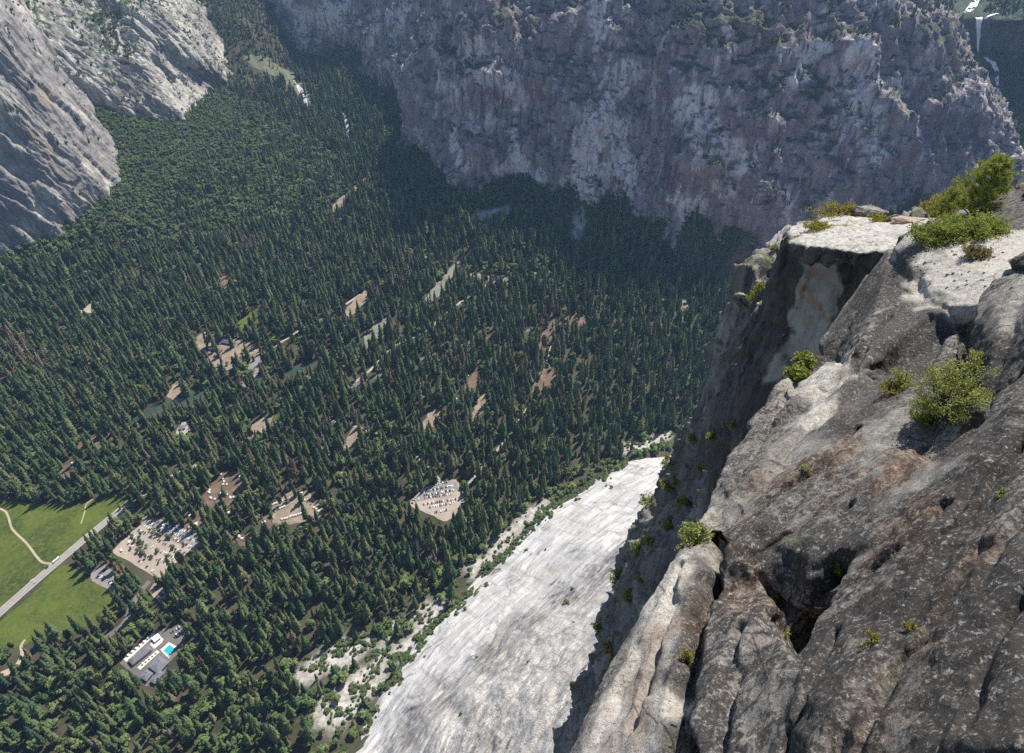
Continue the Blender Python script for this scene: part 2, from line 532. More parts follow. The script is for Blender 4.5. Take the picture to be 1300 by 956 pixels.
pl = [(-60, -20), (0, 0), (80, 30), (180, 70), (300, 125), (420, 180), (540, 250), (640, 360), (690, 560)]
lb = [((-260, 345, 60), (-0.05, 1.0)), ((-120, 338, 60), (-0.05, 1.0)), ((0, 326, 55), (-0.1, 0.99)), ((60, 306, 60), (-0.25, 0.96)), ((96, 290, 68), (-0.45, 0.9)), ((132, 262, 80), (-0.75, 0.66)),
      ((154, 212, 118), (-0.95, 0.3)), ((128, 160, 175), (-0.95, 0.35)), ((96, 118, 245), (-0.9, 0.45)), ((60, 70, 330), (-0.8, 0.6))]
net = np.array([col_up(W(*b_), n_, pl) for b_, n_ in lb]).transpose(1, 0, 2)
NU, NV = 320, 320
V = patch(net, NU, NV, grain_disp((0.45, 0.2, -1), 14, 11, 3.6, 1.0))
M_COLUMN = far_granite('column_granite', (0.17, 0.16, 0.16), (0.345, 0.315, 0.28), (0.50, 0.46, 0.405), tan=(0.40, 0.31, 0.21), streak=0.4, veg=0.35, palemask=0.5)
o = link('cliff', np_mesh('cliff', V, grid_faces(NU, NV)[:, ::-1], [M_COLUMN])); tag(o, kind='structure')
SCRUB.append((V, vert_normals(V, NU, NV), NU, NV, 'column'))

sl = [[W(10, 150, 330), W(-10, 40, 480), W(-50, -60, 600), W(-80, -120, 700)],
      [W(98, 120, 262), W(62, 50, 420), W(20, -40, 560), W(-20, -100, 650)],
      [W(160, 134, 205), W(122, 60, 360), W(75, -20, 500), W(40, -80, 600)],
      [W(226, 141, 145), W(172, 75, 310), W(122, 0, 450), W(90, -60, 560)],
      [W(263, 109, 124), W(194, 58, 318), W(154, 0, 450), W(120, -60, 540)]]
sl = [[p[0] + np.array((10, 20, -90))] + p for p in sl]
rt = [p + np.array((60, 160, -70)) for p in sl[-1]]     # rounded far edge
rt2 = [p + np.array((60, 520, -190)) for p in sl[-1]]
net = np.array(sl + [rt, rt2]).transpose(1, 0, 2)
NU, NV = 300, 260
V = patch(net, NU, NV, grain_disp(sl[-1][1] - sl[-1][3], 10, 12, 4.0, 1.0))
M_SLAB = far_granite('slab_granite', (0.22, 0.205, 0.19), (0.42, 0.385, 0.34), (0.58, 0.54, 0.475), tan=(0.42, 0.33, 0.22), streak=0.35, veg=0.8, palemask=0.47)
o = link('cliff', np_mesh('cliff', V, grid_faces(NU, NV)[:, ::-1], [M_SLAB])); tag(o, kind='structure')
SCRUB.append((V, vert_normals(V, NU, NV), NU, NV, 'slab'))

# ---- right canyon with the waterfall
cn = []
for px in (1150, 1200, 1238, 1262, 1290, 1340, 1450, 1600):
    k = (px - 1245)
    rise = 0.0 if px < 1275 else min(1, (px - 1275) / 80.0)
    low = W(px + 30, 300, 60 + rise * 60)
    l2 = W(px + 22, 200, 150 + rise * 70)
    l3 = W(px + 10, 120, 235 + rise * 60)
    base = W(px, 68, 312 + rise * 30)
    top = W(px, 24, 412 + rise * 40)
    ben = W(px - 8, -14, 428 + rise * 50)
    up = W(px - 14, -60, 488 + rise * 60)
    bk = up + np.array((50, 500, 60))
    cn.append([low, l2, l3, base, base * 0.12 + top * 0.88 + np.array((0, -6, -2)), top + np.array((0, 10, 2)), ben, up, bk])
net = np.array(cn).transpose(1, 0, 2)
NU, NV = 220, 160
CANYON = lambda V, u, v: 9 * fbm(V / 150, 3) + 5 * ridged(V * np.array((1, 1, .3)) / 40, 4) + 1.5 * fbm(V / 10, 3)
V = patch(net, NU, NV, CANYON)
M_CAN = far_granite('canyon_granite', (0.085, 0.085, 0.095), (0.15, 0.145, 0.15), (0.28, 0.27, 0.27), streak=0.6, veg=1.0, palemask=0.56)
canyon_V = V
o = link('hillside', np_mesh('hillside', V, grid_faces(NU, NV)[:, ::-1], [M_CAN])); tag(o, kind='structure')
SCRUB.append((V, vert_normals(V, NU, NV), NU, NV, 'canyon'))

# ---- granite apron below the lookout
NS, NW_ = 760, 440
ss = np.linspace(-330, 1150, NS); ww = np.linspace(-26, 470, NW_)
S_, W_ = np.meshgrid(ss, ww, indexing='ij')
s1, w1 = S_.ravel(), W_.ravel(); o1 = s1 * 0
Q = np.c_[s1 / 120, w1 / 120, o1]
h = apron_z(s1, w1 + apron_off(s1)) + 8 * fbm(Q + 3, 3)
wq = w1 - 0.16 * s1 + 14 * fbm(Q * 1.3 + 7, 3)          # the sheets peel off along lines a little oblique to the foot
P1 = np.c_[s1 / 210, wq / 34, o1]
h += flakes(5.0 * fbm(P1, 3), 2.1, 0.86) + flakes(1.6 * fbm(np.c_[s1 / 80, wq / 11, o1 + 5], 3), 0.9, 0.8) + 0.35 * fbm(np.c_[s1 / 9, w1 / 6, o1], 3)
rough = sstep(60, 190, w1 + 40 * fbm(Q * 2 + 12, 3)) * sstep(330, 60, s1)
h += rough * (flakes(5 * fbm(np.c_[s1 / 30, w1 / 22, o1 + 9], 3), 1.6, 0.8) + 1.0 * fbm(np.c_[s1 / 8, w1 / 8, o1], 3))
band = cap_mask(np.c_[s1, w1, o1], [np.array((-60, 70, 0)), np.array((60, 110, 0)), np.array((230, 180, 0)), np.array((420, 215, 0))], 40, 0.85, 20, 40)
h += band * flakes(7 * fbm(np.c_[s1 / 140, wq / 16, o1 + 2], 3), 2.6, 0.8)
crk = np.exp(-(fbm(np.c_[s1 / 170, wq / 26, o1 + 21], 3) / 0.022) ** 2) * sstep(-0.2, 0.3, fbm(np.c_[s1 / 60, w1 / 60, o1 + 30], 3))
crk = np.maximum(crk, 0.8 * np.exp(-(fbm(np.c_[s1 / 60, wq / 40, o1 + 41], 3) / 0.015) ** 2) * sstep(0.1, 0.4, fbm(np.c_[s1 / 70, w1 / 70, o1 + 50], 3)))
h -= 26 * sstep(6, -26, w1)
xy = APR_O[None] + s1[:, None] * APR_E + (w1 + apron_off(s1))[:, None] * APR_N
t = NT('apron_granite')
ang = -math.atan2(0.649, 0.761)
lay = t.along((0, 0, ang), (0.07, 1, 0.5)); fall = t.along((0, 0, ang), (1, 0.10, 0.2))
s_a = t.noise(lay, 0.10, 6, 0.62, 0.5); s_b = t.noise(lay, 0.42, 6, 0.68, 0.4); blot = t.noise(t.coord(), 0.016, 5, 0.6, 0.5); fn = t.noise(t.coord(), 0.5, 6, 0.7)
c = t.mix(t.ramp(s_a, [(0.33, 0.0), (0.62, 1.0)]), (0.38, 0.36, 0.34), (0.60, 0.58, 0.55))
c = t.mix(t.ramp(s_b, [(0.38, 0.5), (0.5, 0.0)]), c, (0.25, 0.235, 0.22))
c = t.mix(t.ramp(blot, [(0.54, 0.0), (0.68, 0.6)]), c, (0.37, 0.325, 0.27))
wd = t.noise(fall, 0.10, 6, 0.65, 0.4)
c = t.mix(t.math('MULTIPLY', t.ramp(wd, [(0.52, 0.0), (0.62, 1.0)]), t.ramp(blot, [(0.38, 0.0), (0.55, 0.55)])), c, (0.22, 0.21, 0.205))
c = t.mix(t.math('MULTIPLY', t.attr('band'), t.ramp(s_b, [(0.36, 1.0), (0.6, 0.25)])), c, (0.13, 0.125, 0.125))
c = t.mix(t.math('MULTIPLY', t.attr('rough'), t.ramp(fn, [(0.40, 0.9), (0.56, 0.1)])), c, (0.20, 0.175, 0.14))
c = t.mix(t.attr('crack'), c, (0.09, 0.085, 0.08))
c = t.mix(t.ramp(fn, [(0.30, 0.5), (0.44, 0.0)]), c, (0.21, 0.19, 0.17))
t.color(c); t.normal(t.bump(t.math('ADD', s_b, fn), 0.8, 1.0))
apron_V = np.c_[xy, h]
o = link('rock_slope', np_mesh('rock_slope', apron_V, grid_faces(NS, NW_), [t.m], attrs={'band': band, 'rough': rough, 'crack': crk})); tag(o, kind='structure')
apron_bvh = BVHTree.FromPolygons([tuple(v) for v in apron_V], grid_faces(NS, NW_).tolist())

# ------------------------------------------------------------------ jointed rock: convex blocks fused by a voxel grid, then weathered
def hull(pts, back=None):
    P = [np.asarray(p, float) for p in pts]
    if back is not None:
        for b_ in (back if isinstance(back[0], (tuple, list)) else [back]):
            P = P + [p + np.array(b_) for p in P[:len(pts)]]
    bm = bmesh.new()
    for p in P: bm.verts.new(p)
    bmesh.ops.convex_hull(bm, input=bm.verts)
    bmesh.ops.delete(bm, geom=[v for v in bm.verts if not v.link_faces], context='VERTS')
    bmesh.ops.recalc_face_normals(bm, faces=bm.faces)
    bm.verts.index_update()
    r = ([tuple(v.co) for v in bm.verts], [tuple(v.index for v in f.verts) for f in bm.faces])
    bm.free()
    return r


PRE = []
CAM = Vector((0, 0, HC))


def PH(*q):
    """points of the unweathered rock seen in these directions"""
    out = []
    q = [q[0]] + [tuple(np.array(a, float) + (np.array(b, float) - a) * f) for a, b in zip(q, q[1:]) for f in np.linspace(0, 1, max(2, int(math.dist(a, b) / 9)))[1:]]
    for a, b in q:
        h = PRE[0].ray_cast(CAM, Vector(ray(a, b)))
        if h[0] is not None: out.append(np.array(h[0]))
    return out or [np.array((0., 0., -999.))]


def fuse(blocks, voxel, disp, name, mats, relax=2, attrs=None):
    V, Fc = [], []
    for v, f in blocks:
        n = len(V); V += v; Fc += [tuple(i + n for i in q) for q in f]
    me = bpy.data.meshes.new('tmp'); c0 = np.mean(np.array(V), axis=0)
    me.from_pydata([tuple(np.array(v) - c0) for v in V], [], Fc); me.update()
    ob = bpy.data.objects.new('tmp', me); COL.objects.link(ob)
    md = ob.modifiers.new('r', 'REMESH'); md.mode = 'VOXEL'; md.voxel_size = voxel
    dg = bpy.context.evaluated_depsgraph_get()
    ev = ob.evaluated_get(dg); m2 = ev.to_mesh()
    nV = len(m2.vertices); co_ = np.empty(nV * 3, np.float32); m2.vertices.foreach_get('co', co_)
    nF = len(m2.polygons); li = np.empty(len(m2.loops), np.int32); m2.loops.foreach_get('vertex_index', li)
    ev.to_mesh_clear(); bpy.data.objects.remove(ob); bpy.data.meshes.remove(me)
    V = co_.reshape(-1, 3).astype(float) + c0; Q = li.reshape(-1, 4)
    for k in range(relax):                              # round the arrises a little
        acc = np.zeros_like(V); cnt = np.zeros(len(V))
        for a, b in ((0, 1), (1, 2), (2, 3), (3, 0)):
            np.add.at(acc, Q[:, a], V[Q[:, b]]); np.add.at(acc, Q[:, b], V[Q[:, a]])
            np.add.at(cnt, Q[:, a], 1); np.add.at(cnt, Q[:, b], 1)
        V = V * 0.4 + 0.6 * acc / np.maximum(cnt, 1)[:, None]

    def normals(V):
        fn_ = np.cross(V[Q[:, 2]] - V[Q[:, 0]], V[Q[:, 3]] - V[Q[:, 1]])
        N = np.zeros_like(V)
        for k in range(4): np.add.at(N, Q[:, k], fn_)
        return N / (np.linalg.norm(N, axis=1)[:, None] + 1e-12)
    N = normals(V)
    PRE[:] = [BVHTree.FromPolygons([tuple(v) for v in V], Q.tolist())]
    V = disp(V, N)
    N2 = normals(V)
    me = np_mesh(name, V, Q, mats, attrs=attrs(V, N2) if attrs else None)
    return me, V, Q


class Surf:
    """finds where a direction of view meets a finished surface, so that plants and stones stand on it"""
    def __init__(s): s.b = []
    def add(s, V, Q): s.b.append(BVHTree.FromPolygons([tuple(v) for v in V], np.asarray(Q).tolist()))
    def at(s, px, py):
        r = Vector(ray(px, py)); best = None
        for b in s.b:
            h = b.ray_cast(CAM, r)
            if h[0] is not None and (best is None or h[3] < best[2]): best = (h[0], h[1], h[3])
        return best
    def down(s, p, up=30):
        best = None
        for b in s.b:
            h = b.ray_cast(Vector(p) + Vector((0, 0, up)), Vector((0, 0, -1)))
            if h[0] is not None and (best is None or h[0].z > best[0].z): best = (h[0], h[1])
        return best


NEAR = Surf(); MID = Surf()


def D(*q): return [WD(*p) for p in q]


# ---- foreground
Zt = lambda px, py, dn: W(px, py, HC - dn)
fg = []
S1 = D((1022, 452, 20), (960, 532, 16.3), (912, 605, 13.2), (896, 655, 11.9), (1100, 500, 16.6), (1165, 478, 16.2), (1240, 540, 11.2), (1300, 520, 10.2), (1110, 740, 8.1), (1010, 760, 8.6), (930, 700, 10.3))
fg.append(hull(S1, (5, -1.5, -6)))
S2 = D((1150, 610, 9.7), (1235, 545, 10.3), (1330, 450, 10.6), (1340, 870, 5.2), (1340, 980, 4.6), (1040, 980, 5.9), (985, 880, 7.0), (1075, 715, 8.4))
fg.append(hull(S2, (5, -3, -5)))
S3 = D((862, 690, 10.6), (806, 785, 9.9), (760, 868, 9.4), (712, 975, 8.9), (905, 640, 11.9), (905, 700, 10.4), (884, 780, 9.0), (868, 860, 8.2), (845, 975, 7.6))
fg.append(hull(S3, (2.0, -3.0, -9)))
S4 = D((932, 690, 10.2), (985, 770, 8.4), (955, 860, 7.45), (1060, 975, 6.1), (880, 980, 7.2), (893, 850, 7.95), (905, 745, 9.3), (1010, 850, 7.0))
fg.append(hull(S4, (3, -2.5, -6)))
RG = D((1128, 315, 21.6), (1160, 339, 20.4), (1200, 384, 18.2), (1216, 414, 16.9), (1192, 436, 16.5), (1122, 500, 16.2), (1086, 545, 14.7), (1083, 500, 16.8), (1040, 437, 20.4), (1048, 424, 21), (1092, 362, 23.4))
fg.append(hull(RG, (3.0, -1.0, -6)))
TP = [Zt(1132, 313, 9.5), Zt(1150, 297, 9.2), Zt(1200, 299, 8.9), Zt(1300, 291, 8.3), Zt(1420, 300, 7.8), Zt(1400, 345, 7.6), Zt(1250, 348, 8.3), Zt(1218, 392, 8.6), Zt(1188, 384, 8.9), Zt(1160, 340, 9.1)]
fg.append(hull(TP, (0.6, -0.6, -5)))
RB = D((1258, 352, 15.8), (1240, 378, 15.2), (1226, 462, 13.2), (1246, 520, 11.8), (1330, 520, 10.2), (1350, 400, 11.6), (1350, 350, 13), (1290, 345, 15.4), (1270, 425, 13.1), (1300, 400, 12.9))
fg.append(hull(RB, (2.5, 0.3, -5)))
PS = D((1216, 424, 15.6), (1204, 430, 15.7), (1188, 458, 15.2), (1176, 492, 14.2), (1206, 502, 13.5), (1219, 455, 14.5))
fg.append(hull(PS, (0.9, 0.3, -1.8)))
UR = D((1250, 284, 23), (1266, 256, 25), (1286, 238, 26.5), (1330, 215, 27), (1400, 250, 24), (1400, 320, 18), (1310, 308, 20), (1276, 292, 21.8), (1290, 262, 24))
fg.append(hull(UR, (2.5, 1.5, -5)))
BK = [Zt(1140, 300, 11.6), Zt(1175, 283, 11.6), Zt(1210, 268, 11.8), Zt(1262, 262, 10.6), Zt(1330, 270, 9.6), Zt(1330, 300, 8.4), Zt(1180, 303, 9.8)]
fg.append(hull(BK, [(-0.6, -1.2, -5), (1.6, 1.0, -6)]))

CRACKS = [((1168, 545), (1090, 610), (1010, 668), (950, 700)), ((1090, 545), (1040, 590), (990, 625), (925, 690)), ((1300, 560), (1262, 600), (1225, 650), (1175, 700), (1120, 760)), ((1165, 808), (1130, 850), (1100, 905), (1080, 950)),
          ((1245, 690), (1200, 745), (1165, 808)), ((838, 800), (820, 850), (800, 920)), ((862, 715), (842, 790)), ((1060, 800), (1030, 860), (1000, 950)), ((1010, 480), (970, 550), (930, 620)), ((1200, 640), (1150, 690), (1105, 720)),
          ((1300, 760), (1250, 830), (1220, 920)), ((1130, 400), (1090, 440), (1075, 490)), ((1180, 400), (1130, 450), (1100, 480)), ((1290, 470), (1240, 540), (1190, 590)), ((940, 800), (920, 880), (910, 950)), ((1300, 655), (1268, 690), (1245, 740)), ((1080, 640), (1020, 690))]
CARVE = [  # places the joint or hollow runs through, radius, depth
    (((945, 735), (965, 748), (985, 752)), 0.40, 0.35), (((1018, 752), (1045, 738), (1062, 724)), 0.17, 0.40),
    (((912, 700), (890, 770), (876, 830), (862, 900)), 0.13, 0.4), (((1205, 412), (1180, 436), (1150, 462)), 0.55, 0.55), (((1178, 545), (1200, 560)), 0.45, 0.35)]
INW = np.array((0.55, -0.15, -0.82))
DIP = np.array((0.62, 0.55, 0.55)); DIP /= np.linalg.norm(DIP)


def grain(V, k):
    al = (V @ DIP)[:, None] * DIP
    return (V - al) + al * k


_n0 = np.array((-0.6, 0.1, 0.79)); _L1 = np.array((0.60, 0.75, 0.28)); _L2 = np.array((0.75, 0.50, 0.45))
RIM1 = np.cross(_L1, _n0); RIM1 /= np.linalg.norm(RIM1); RIM2 = np.cross(_L2, _n0); RIM2 /= -np.linalg.norm(RIM2)


def fg_disp(V, N):
    dist = np.linalg.norm(V - np.array((0, 0, HC)), axis=1)
    near = 0.45 + 0.55 * sstep(5, 16, dist)
    A = grain(V, 0.30); A = A + 0.10 * np.c_[fbm(V / 0.8, 3), fbm(V / 0.8 + 9, 3), fbm(V / 0.8 + 18, 3)]
    flat_top = sstep(0.75, 0.93, N[:, 2]) * sstep(12, 15, dist)
    # sheets that overlap like shingles, their broken rims running diagonally up the slope
    x1 = V @ RIM1; x2 = V @ RIM2
    q = (x1 + 0.50 * fbm(A / 2.4, 3) + 0.07 * fbm(A / 0.6, 3)) / 1.30; f_ = q - np.floor(q)
    am = 0.05 + 0.24 * sstep(-0.35, 0.5, fbm(V / 2.6 + 21, 2))
    d = am * (f_ * (1 - sstep(0.93, 1.0, f_)) - 0.5) * near
    q = (x2 + 0.30 * fbm(A / 1.3 + 6, 3) + 0.05 * fbm(A / 0.4, 3)) / 0.52; f_ = q - np.floor(q)
    d += (0.012 + 0.075 * sstep(-0.1, 0.5, fbm(V / 1.5 + 31, 2))) * (f_ * (1 - sstep(0.86, 1.0, f_)) - 0.5) * near
    d += 0.045 * fbm(V / 1.3, 3) + 0.024 * fbm(V / 0.45, 3) + 0.015 * fbm(V / 0.14, 3)
    d *= np.where(dist > 19.5, 0.35, 1.0)
    d *= 1 - 0.80 * flat_top
    V2 = V + N * d[:, None]
    for pts in CRACKS:
        V2 = V2 + (cap_mask(V, PH(*pts), 0.11, 1.0, 0.03, 0.3) * 0.12)[:, None] * INW
    for pts, r, dep in CARVE:
        r = max(r * 1.35, 0.17); dep = min(dep, 1.7 * r)
        m_ = cap_mask(V, PH(*pts), r, 0.9, r * 0.35, r * 2)
        V2 = V2 + (m_ * dep)[:, None] * INW
    return V2


PALE = [(((1040, 470), (1062, 490), (1075, 505), (1058, 520)), 0.95), (((905, 640), (880, 720)), 0.3),
        (((850, 740), (838, 800), (815, 850), (800, 920)), 0.82), (((1290, 400), (1270, 372)), 0.7), (((1100, 540), (1150, 570), (1180, 600)), 0.78), (((1000, 560), (1060, 560)), 0.6), (((940, 640), (985, 600)), 0.5),
        (((1168, 316), (1215, 312), (1290, 310), (1300, 330)), 1.3), (((1150, 312), (1168, 330), (1185, 360), (1198, 375)), 0.85), (((1188, 345), (1215, 358), (1240, 352)), 1.0), (((1207, 383), (1215, 378)), 0.82)]
DARK = [(((1128, 345), (1098, 390), (1060, 440)), 1.3), (((1165, 408), (1150, 440), (1100, 500)), 0.95), (((1090, 500), (1085, 540)), 0.7), (((1235, 420), (1250, 480)), 0.6), (((1180, 440), (1150, 460)), 0.8), (((1255, 470), (1220, 560), (1290, 560)), 0.5), (((900, 720), (870, 850)), 0.35), (((1290, 560), (1200, 680), (1130, 790)), 0.45), (((1290, 720), (1250, 850), (1200, 940)), 0.6), (((1060, 800), (1020, 930)), 0.5), (((960, 700), (1060, 700)), 0.5)]
RUST = [(((935, 725), (960, 750), (985, 765)), 0.75), (((895, 760), (880, 840)), 0.3), (((1120, 700), (1170, 650)), 0.5), (((985, 610), (1060, 580)), 0.7), (((1160, 560), (1140, 600)), 0.5)]


def fg_attrs(V, N):
    p = np.zeros(len(V)); r = np.zeros(len(V))
    for pts, rad in PALE: p = np.maximum(p, cap_mask(V, PH(*pts), rad, 0.45, 0.35 * rad, 0.6) * (1.0 if rad > 0.8 else 0.5))
    for pts, rad in RUST: r = np.maximum(r, cap_mask(V, PH(*pts), rad, 0.7, 0.3 * rad, 0.4))
    dk = np.zeros(len(V))
    for pts, rad in DARK: dk = np.maximum(dk, cap_mask(V, PH(*pts), rad, 0.6, 0.4 * rad, 0.5))
    ck = np.zeros(len(V))
    for pts in CRACKS: ck = np.maximum(ck, cap_mask(V, PH(*pts), 0.085, 0.7, 0.035, 0.3) * (0.35 + 0.65 * sstep(-0.3, 0.2, fbm(V / 0.6 + 3, 2))))
    r = np.maximum(r, 0.0)
    for pts in CRACKS[:6]: r = np.maximum(r, 0.7 * cap_mask(V, PH(*pts), 0.42, 0.9, 0.2, 0.4))
    return {'pale': p * (1 - 0.85 * dk), 'rust': r, 'dark': dk, 'crack': ck}


def near_rock(name, base_d, base_m, base_p, lichen=0.5, sc=1.0):
    t = NT(name)
    co = t.coord()
    g = t.along((0.0, -0.99, -0.73), (1, 1, 0.28))
    a = t.noise(co, 0.55 / sc, 6, 0.65, 0.4); b_ = t.noise(g, 3.2 / sc, 7, 0.72, 0.3); f_ = t.noise(co, 26 / sc, 5, 0.75); f2 = t.noise(co, 9 / sc, 6, 0.8, 0.2)
    c = t.mix(t.ramp(b_, [(0.36, 0.0), (0.62, 1.0)]), base_d, base_m)
    c = t.mix(t.ramp(a, [(0.46, 0.0), (0.66, 0.75)]), c, base_p)
    tone = t.noise(co, 0.16 / sc, 5, 0.65, 0.8)
    c = t.mix(t.ramp(tone, [(0.38, 0.5), (0.48, 0.0)]), c, (0.085, 0.068, 0.056))
    c = t.mix(t.ramp(tone, [(0.50, 0.0), (0.60, 0.6)]), c, (0.36, 0.33, 0.29))
    c = t.mix(t.attr('pale'), c, t.mix(t.ramp(f2, [(0.4, 0.0), (0.6, 1.0)]), (0.36, 0.325, 0.28), (0.60, 0.56, 0.495)))
    c = t.mix(t.math('MULTIPLY', t.attr('rust'), t.ramp(f2, [(0.40, 0.25), (0.56, 1.0)])), c, (0.15, 0.075, 0.036))
    lk = t.math('SUBTRACT', 1.0, t.math('MULTIPLY', t.attr('pale'), 0.93))
    # black, grey-green and ochre lichen crusts
    blk = t.ramp(t.math('ADD', t.math('ADD', t.math('MULTIPLY', f2, 0.55), t.math('MULTIPLY', b_, 0.45)), t.math('MULTIPLY', t.attr('dark'), 0.085)), [(0.50 - 0.05 * lichen, 0.0), (0.555 - 0.05 * lichen, 1.0)])
    c = t.mix(t.math('MULTIPLY', t.math('MULTIPLY', blk, lk), 0.85), c, (0.030, 0.027, 0.026))
    wh = t.ramp(t.noise(co, 15 / sc, 5, 0.7, 0.3), [(0.585, 0.0), (0.64, 1.0)])
    c = t.mix(t.math('MULTIPLY', t.math('MULTIPLY', wh, lk), 0.75), c, (0.40, 0.395, 0.37))
    gl = t.ramp(t.noise(co, 1.3 / sc, 6, 0.75, 0.4), [(0.60, 0.0), (0.68, 0.7)])
    c = t.mix(t.math('MULTIPLY', gl, lk), c, (0.17, 0.185, 0.11))
    oc = t.ramp(t.noise(co, 5.0 / sc, 6, 0.8, 0.6), [(0.64, 0.0), (0.69, 0.8)])
    c = t.mix(t.math('MULTIPLY', oc, lk), c, (0.16, 0.085, 0.03))
    c = t.mix(t.ramp(f_, [(0.34, 0.85), (0.47, 0.0)]), c, (0.030, 0.027, 0.025))
    c = t.mix(t.math('MULTIPLY', t.ramp(f_, [(0.56, 0.0), (0.66, 1.0)]), 0.55), c, (0.42, 0.40, 0.37))
    vc = t.ramp(t.vor(t.coord(scale=(1, 1, 0.5), rot=(0.4, 0.5, 0.6)), 0.75 / sc, 'DISTANCE_TO_EDGE'), [(0.0, 1.0), (0.012, 0.0)])
    c = t.mix(t.math('MULTIPLY', vc, t.ramp(a, [(0.45, 0.0), (0.6, 0.8)])), c, (0.03, 0.025, 0.022))
    c = t.mix(t.attr('crack'), c, (0.018, 0.014, 0.012))
    t.color(c)
    t.normal(t.bump(f_, 0.75, 0.02 * sc, t.bump(f2, 0.8, 0.06 * sc, t.bump(b_, 0.5, 0.12 * sc))))
    return t.m


M_NEAR = near_rock('lichened_granite', (0.100, 0.090, 0.082), (0.215, 0.195, 0.176), (0.32, 0.29, 0.25), 0.72)
fg.append(hull(D((908, 690, 10.75), (925, 720, 10.25), (905, 770, 9.45), (890, 800, 9.25), (876, 870, 8.5), (945, 755, 9.35), (868, 940, 7.95)), (1, -1.5, -4)))
fg.append(hull(D((935, 712, 10.35), (985, 700, 10.0), (1030, 732, 9.25), (1022, 778, 8.85), (978, 792, 8.85), (945, 770, 9.35)), (1.2, -1, -2.5)))
_b0 = [BVHTree.FromPolygons(v_, f_) for v_, f_ in fg]


def skin(px, py):
    r = Vector(ray(px, py)); ds = [h_[3] for h_ in (b.ray_cast(CAM, r) for b in _b0) if h_[0] is not None]
    return min(ds) if ds else 12.0


# sheets that lie on the slope, each with its own broken rim
for up_, pl_ in ((0.16, ((1040, 462), (1090, 482), (1080, 532), (1010, 602), (942, 650), (918, 614), (962, 540))), (0.10, ((1140, 560), (1188, 592), (1110, 690), (1030, 715), (972, 688), (1040, 620))),
                 (0.09, ((1250, 575), (1296, 575), (1300, 740), (1190, 840), (1130, 806), (1205, 690))), (0.08, ((1066, 770), (1120, 810), (1096, 940), (1010, 945), (1010, 860))),
                 (0.10, ((1292, 770), (1298, 950), (1190, 950), (1236, 838))), (0.08, ((1060, 745), (1120, 720), (1180, 650), (1190, 690), (1110, 780))), (0.08, ((830, 770), (868, 720), (872, 770), (850, 850), (806, 850))),
                 (0.12, ((1120, 360), (1160, 375), (1150, 420), (1090, 470), (1060, 450), (1085, 400)))):
    P_ = [np.array((0, 0, HC)) + ray(*q) * (skin(*q) - up_) for q in pl_]
    fg.append(hull(P_, (0.35, -0.1, -0.55)))
me, V, Q = fuse(fg, 0.042, fg_disp, 'rock_outcrop', [M_NEAR], 1, fg_attrs)
o = link('rock_outcrop', me); tag(o, kind='structure')
NEAR.add(V, Q)

# ---- the overhanging ledge and the cliff beneath it
lg = []
LT = D((1006, 290, 36.5), (1012, 284, 37.5), (1060, 274, 40), (1120, 274, 40), (1185, 283, 36), (1190, 300, 31), (1128, 318, 29.2), (1090, 322, 29.3), (1060, 318, 30.2), (1016, 312, 32.2), (1000, 312, 33.2))
lg.append(hull(LT, (0.15, 0.25, -0.85)))
lw = D((990, 318, 34.5), (1028, 322, 33.6), (1056, 324, 33.2))
c3 = [lw[0], lw[1], lw[2], WD(1130, 330, 31.0), WD(1200, 300, 38), WD(1070, 285, 40), WD(1010, 300, 38)]
lg.append(hull(c3, [(0.2, 0.2, -12), (2.2, -0.5, -26)]))
pier = D((980, 330, 36.5), (1006, 316, 34.6), (1030, 325, 33.0), (1012, 350, 34), (975, 370, 38.5))
lg.append(hull(pier, [(-0.5, 0.2, -10), (1.6, 0, -26)]))
pier2 = D((958, 400, 46.5), (985, 352, 38.5), (1000, 345, 37.2), (988, 420, 43), (945, 455, 52))
lg.append(hull(pier2, [(-0.8, 0.3, -9), (0.8, 0, -18)]))
step = D((1006, 290, 36.5), (985, 318, 36.4), (978, 335, 37.2), (1010, 318, 33.6))
lg.append(hull(step, [(0.4, 1.5, -4), (2, 2, -3)]))


def cliff_disp(sc, amp):
    def f(V, N):
        A = V * np.array((1, 1, 0.20))
        Wp = A + 0.30 * sc * np.c_[fbm(V / (2.2 * sc), 3), fbm(V / (2.2 * sc) + 9, 3), fbm(V / (2.2 * sc) + 18, 3)]
        d = amp * (0.5 * fbm(V / (9 * sc), 3) + 1.2 * facets(Wp / (3.4 * sc), 0.9, 0.25, 0.05, 26) + 0.16 * fbm(A / (0.6 * sc), 4))
        d += amp * flakes(1.3 * fbm(Wp / (3.0 * sc) + 7, 3) + 0.35 * fbm(Wp / (0.9 * sc), 3), 0.42, 0.85)
        d += amp * 0.35 * facets(V / (0.9 * sc) + 4, 0.8, 0.3, 0.06)
        flatn = sstep(0.6, 0.9, N[:, 2])
        return V + N * (d * (1 - 0.8 * flatn))[:, None]
    return f


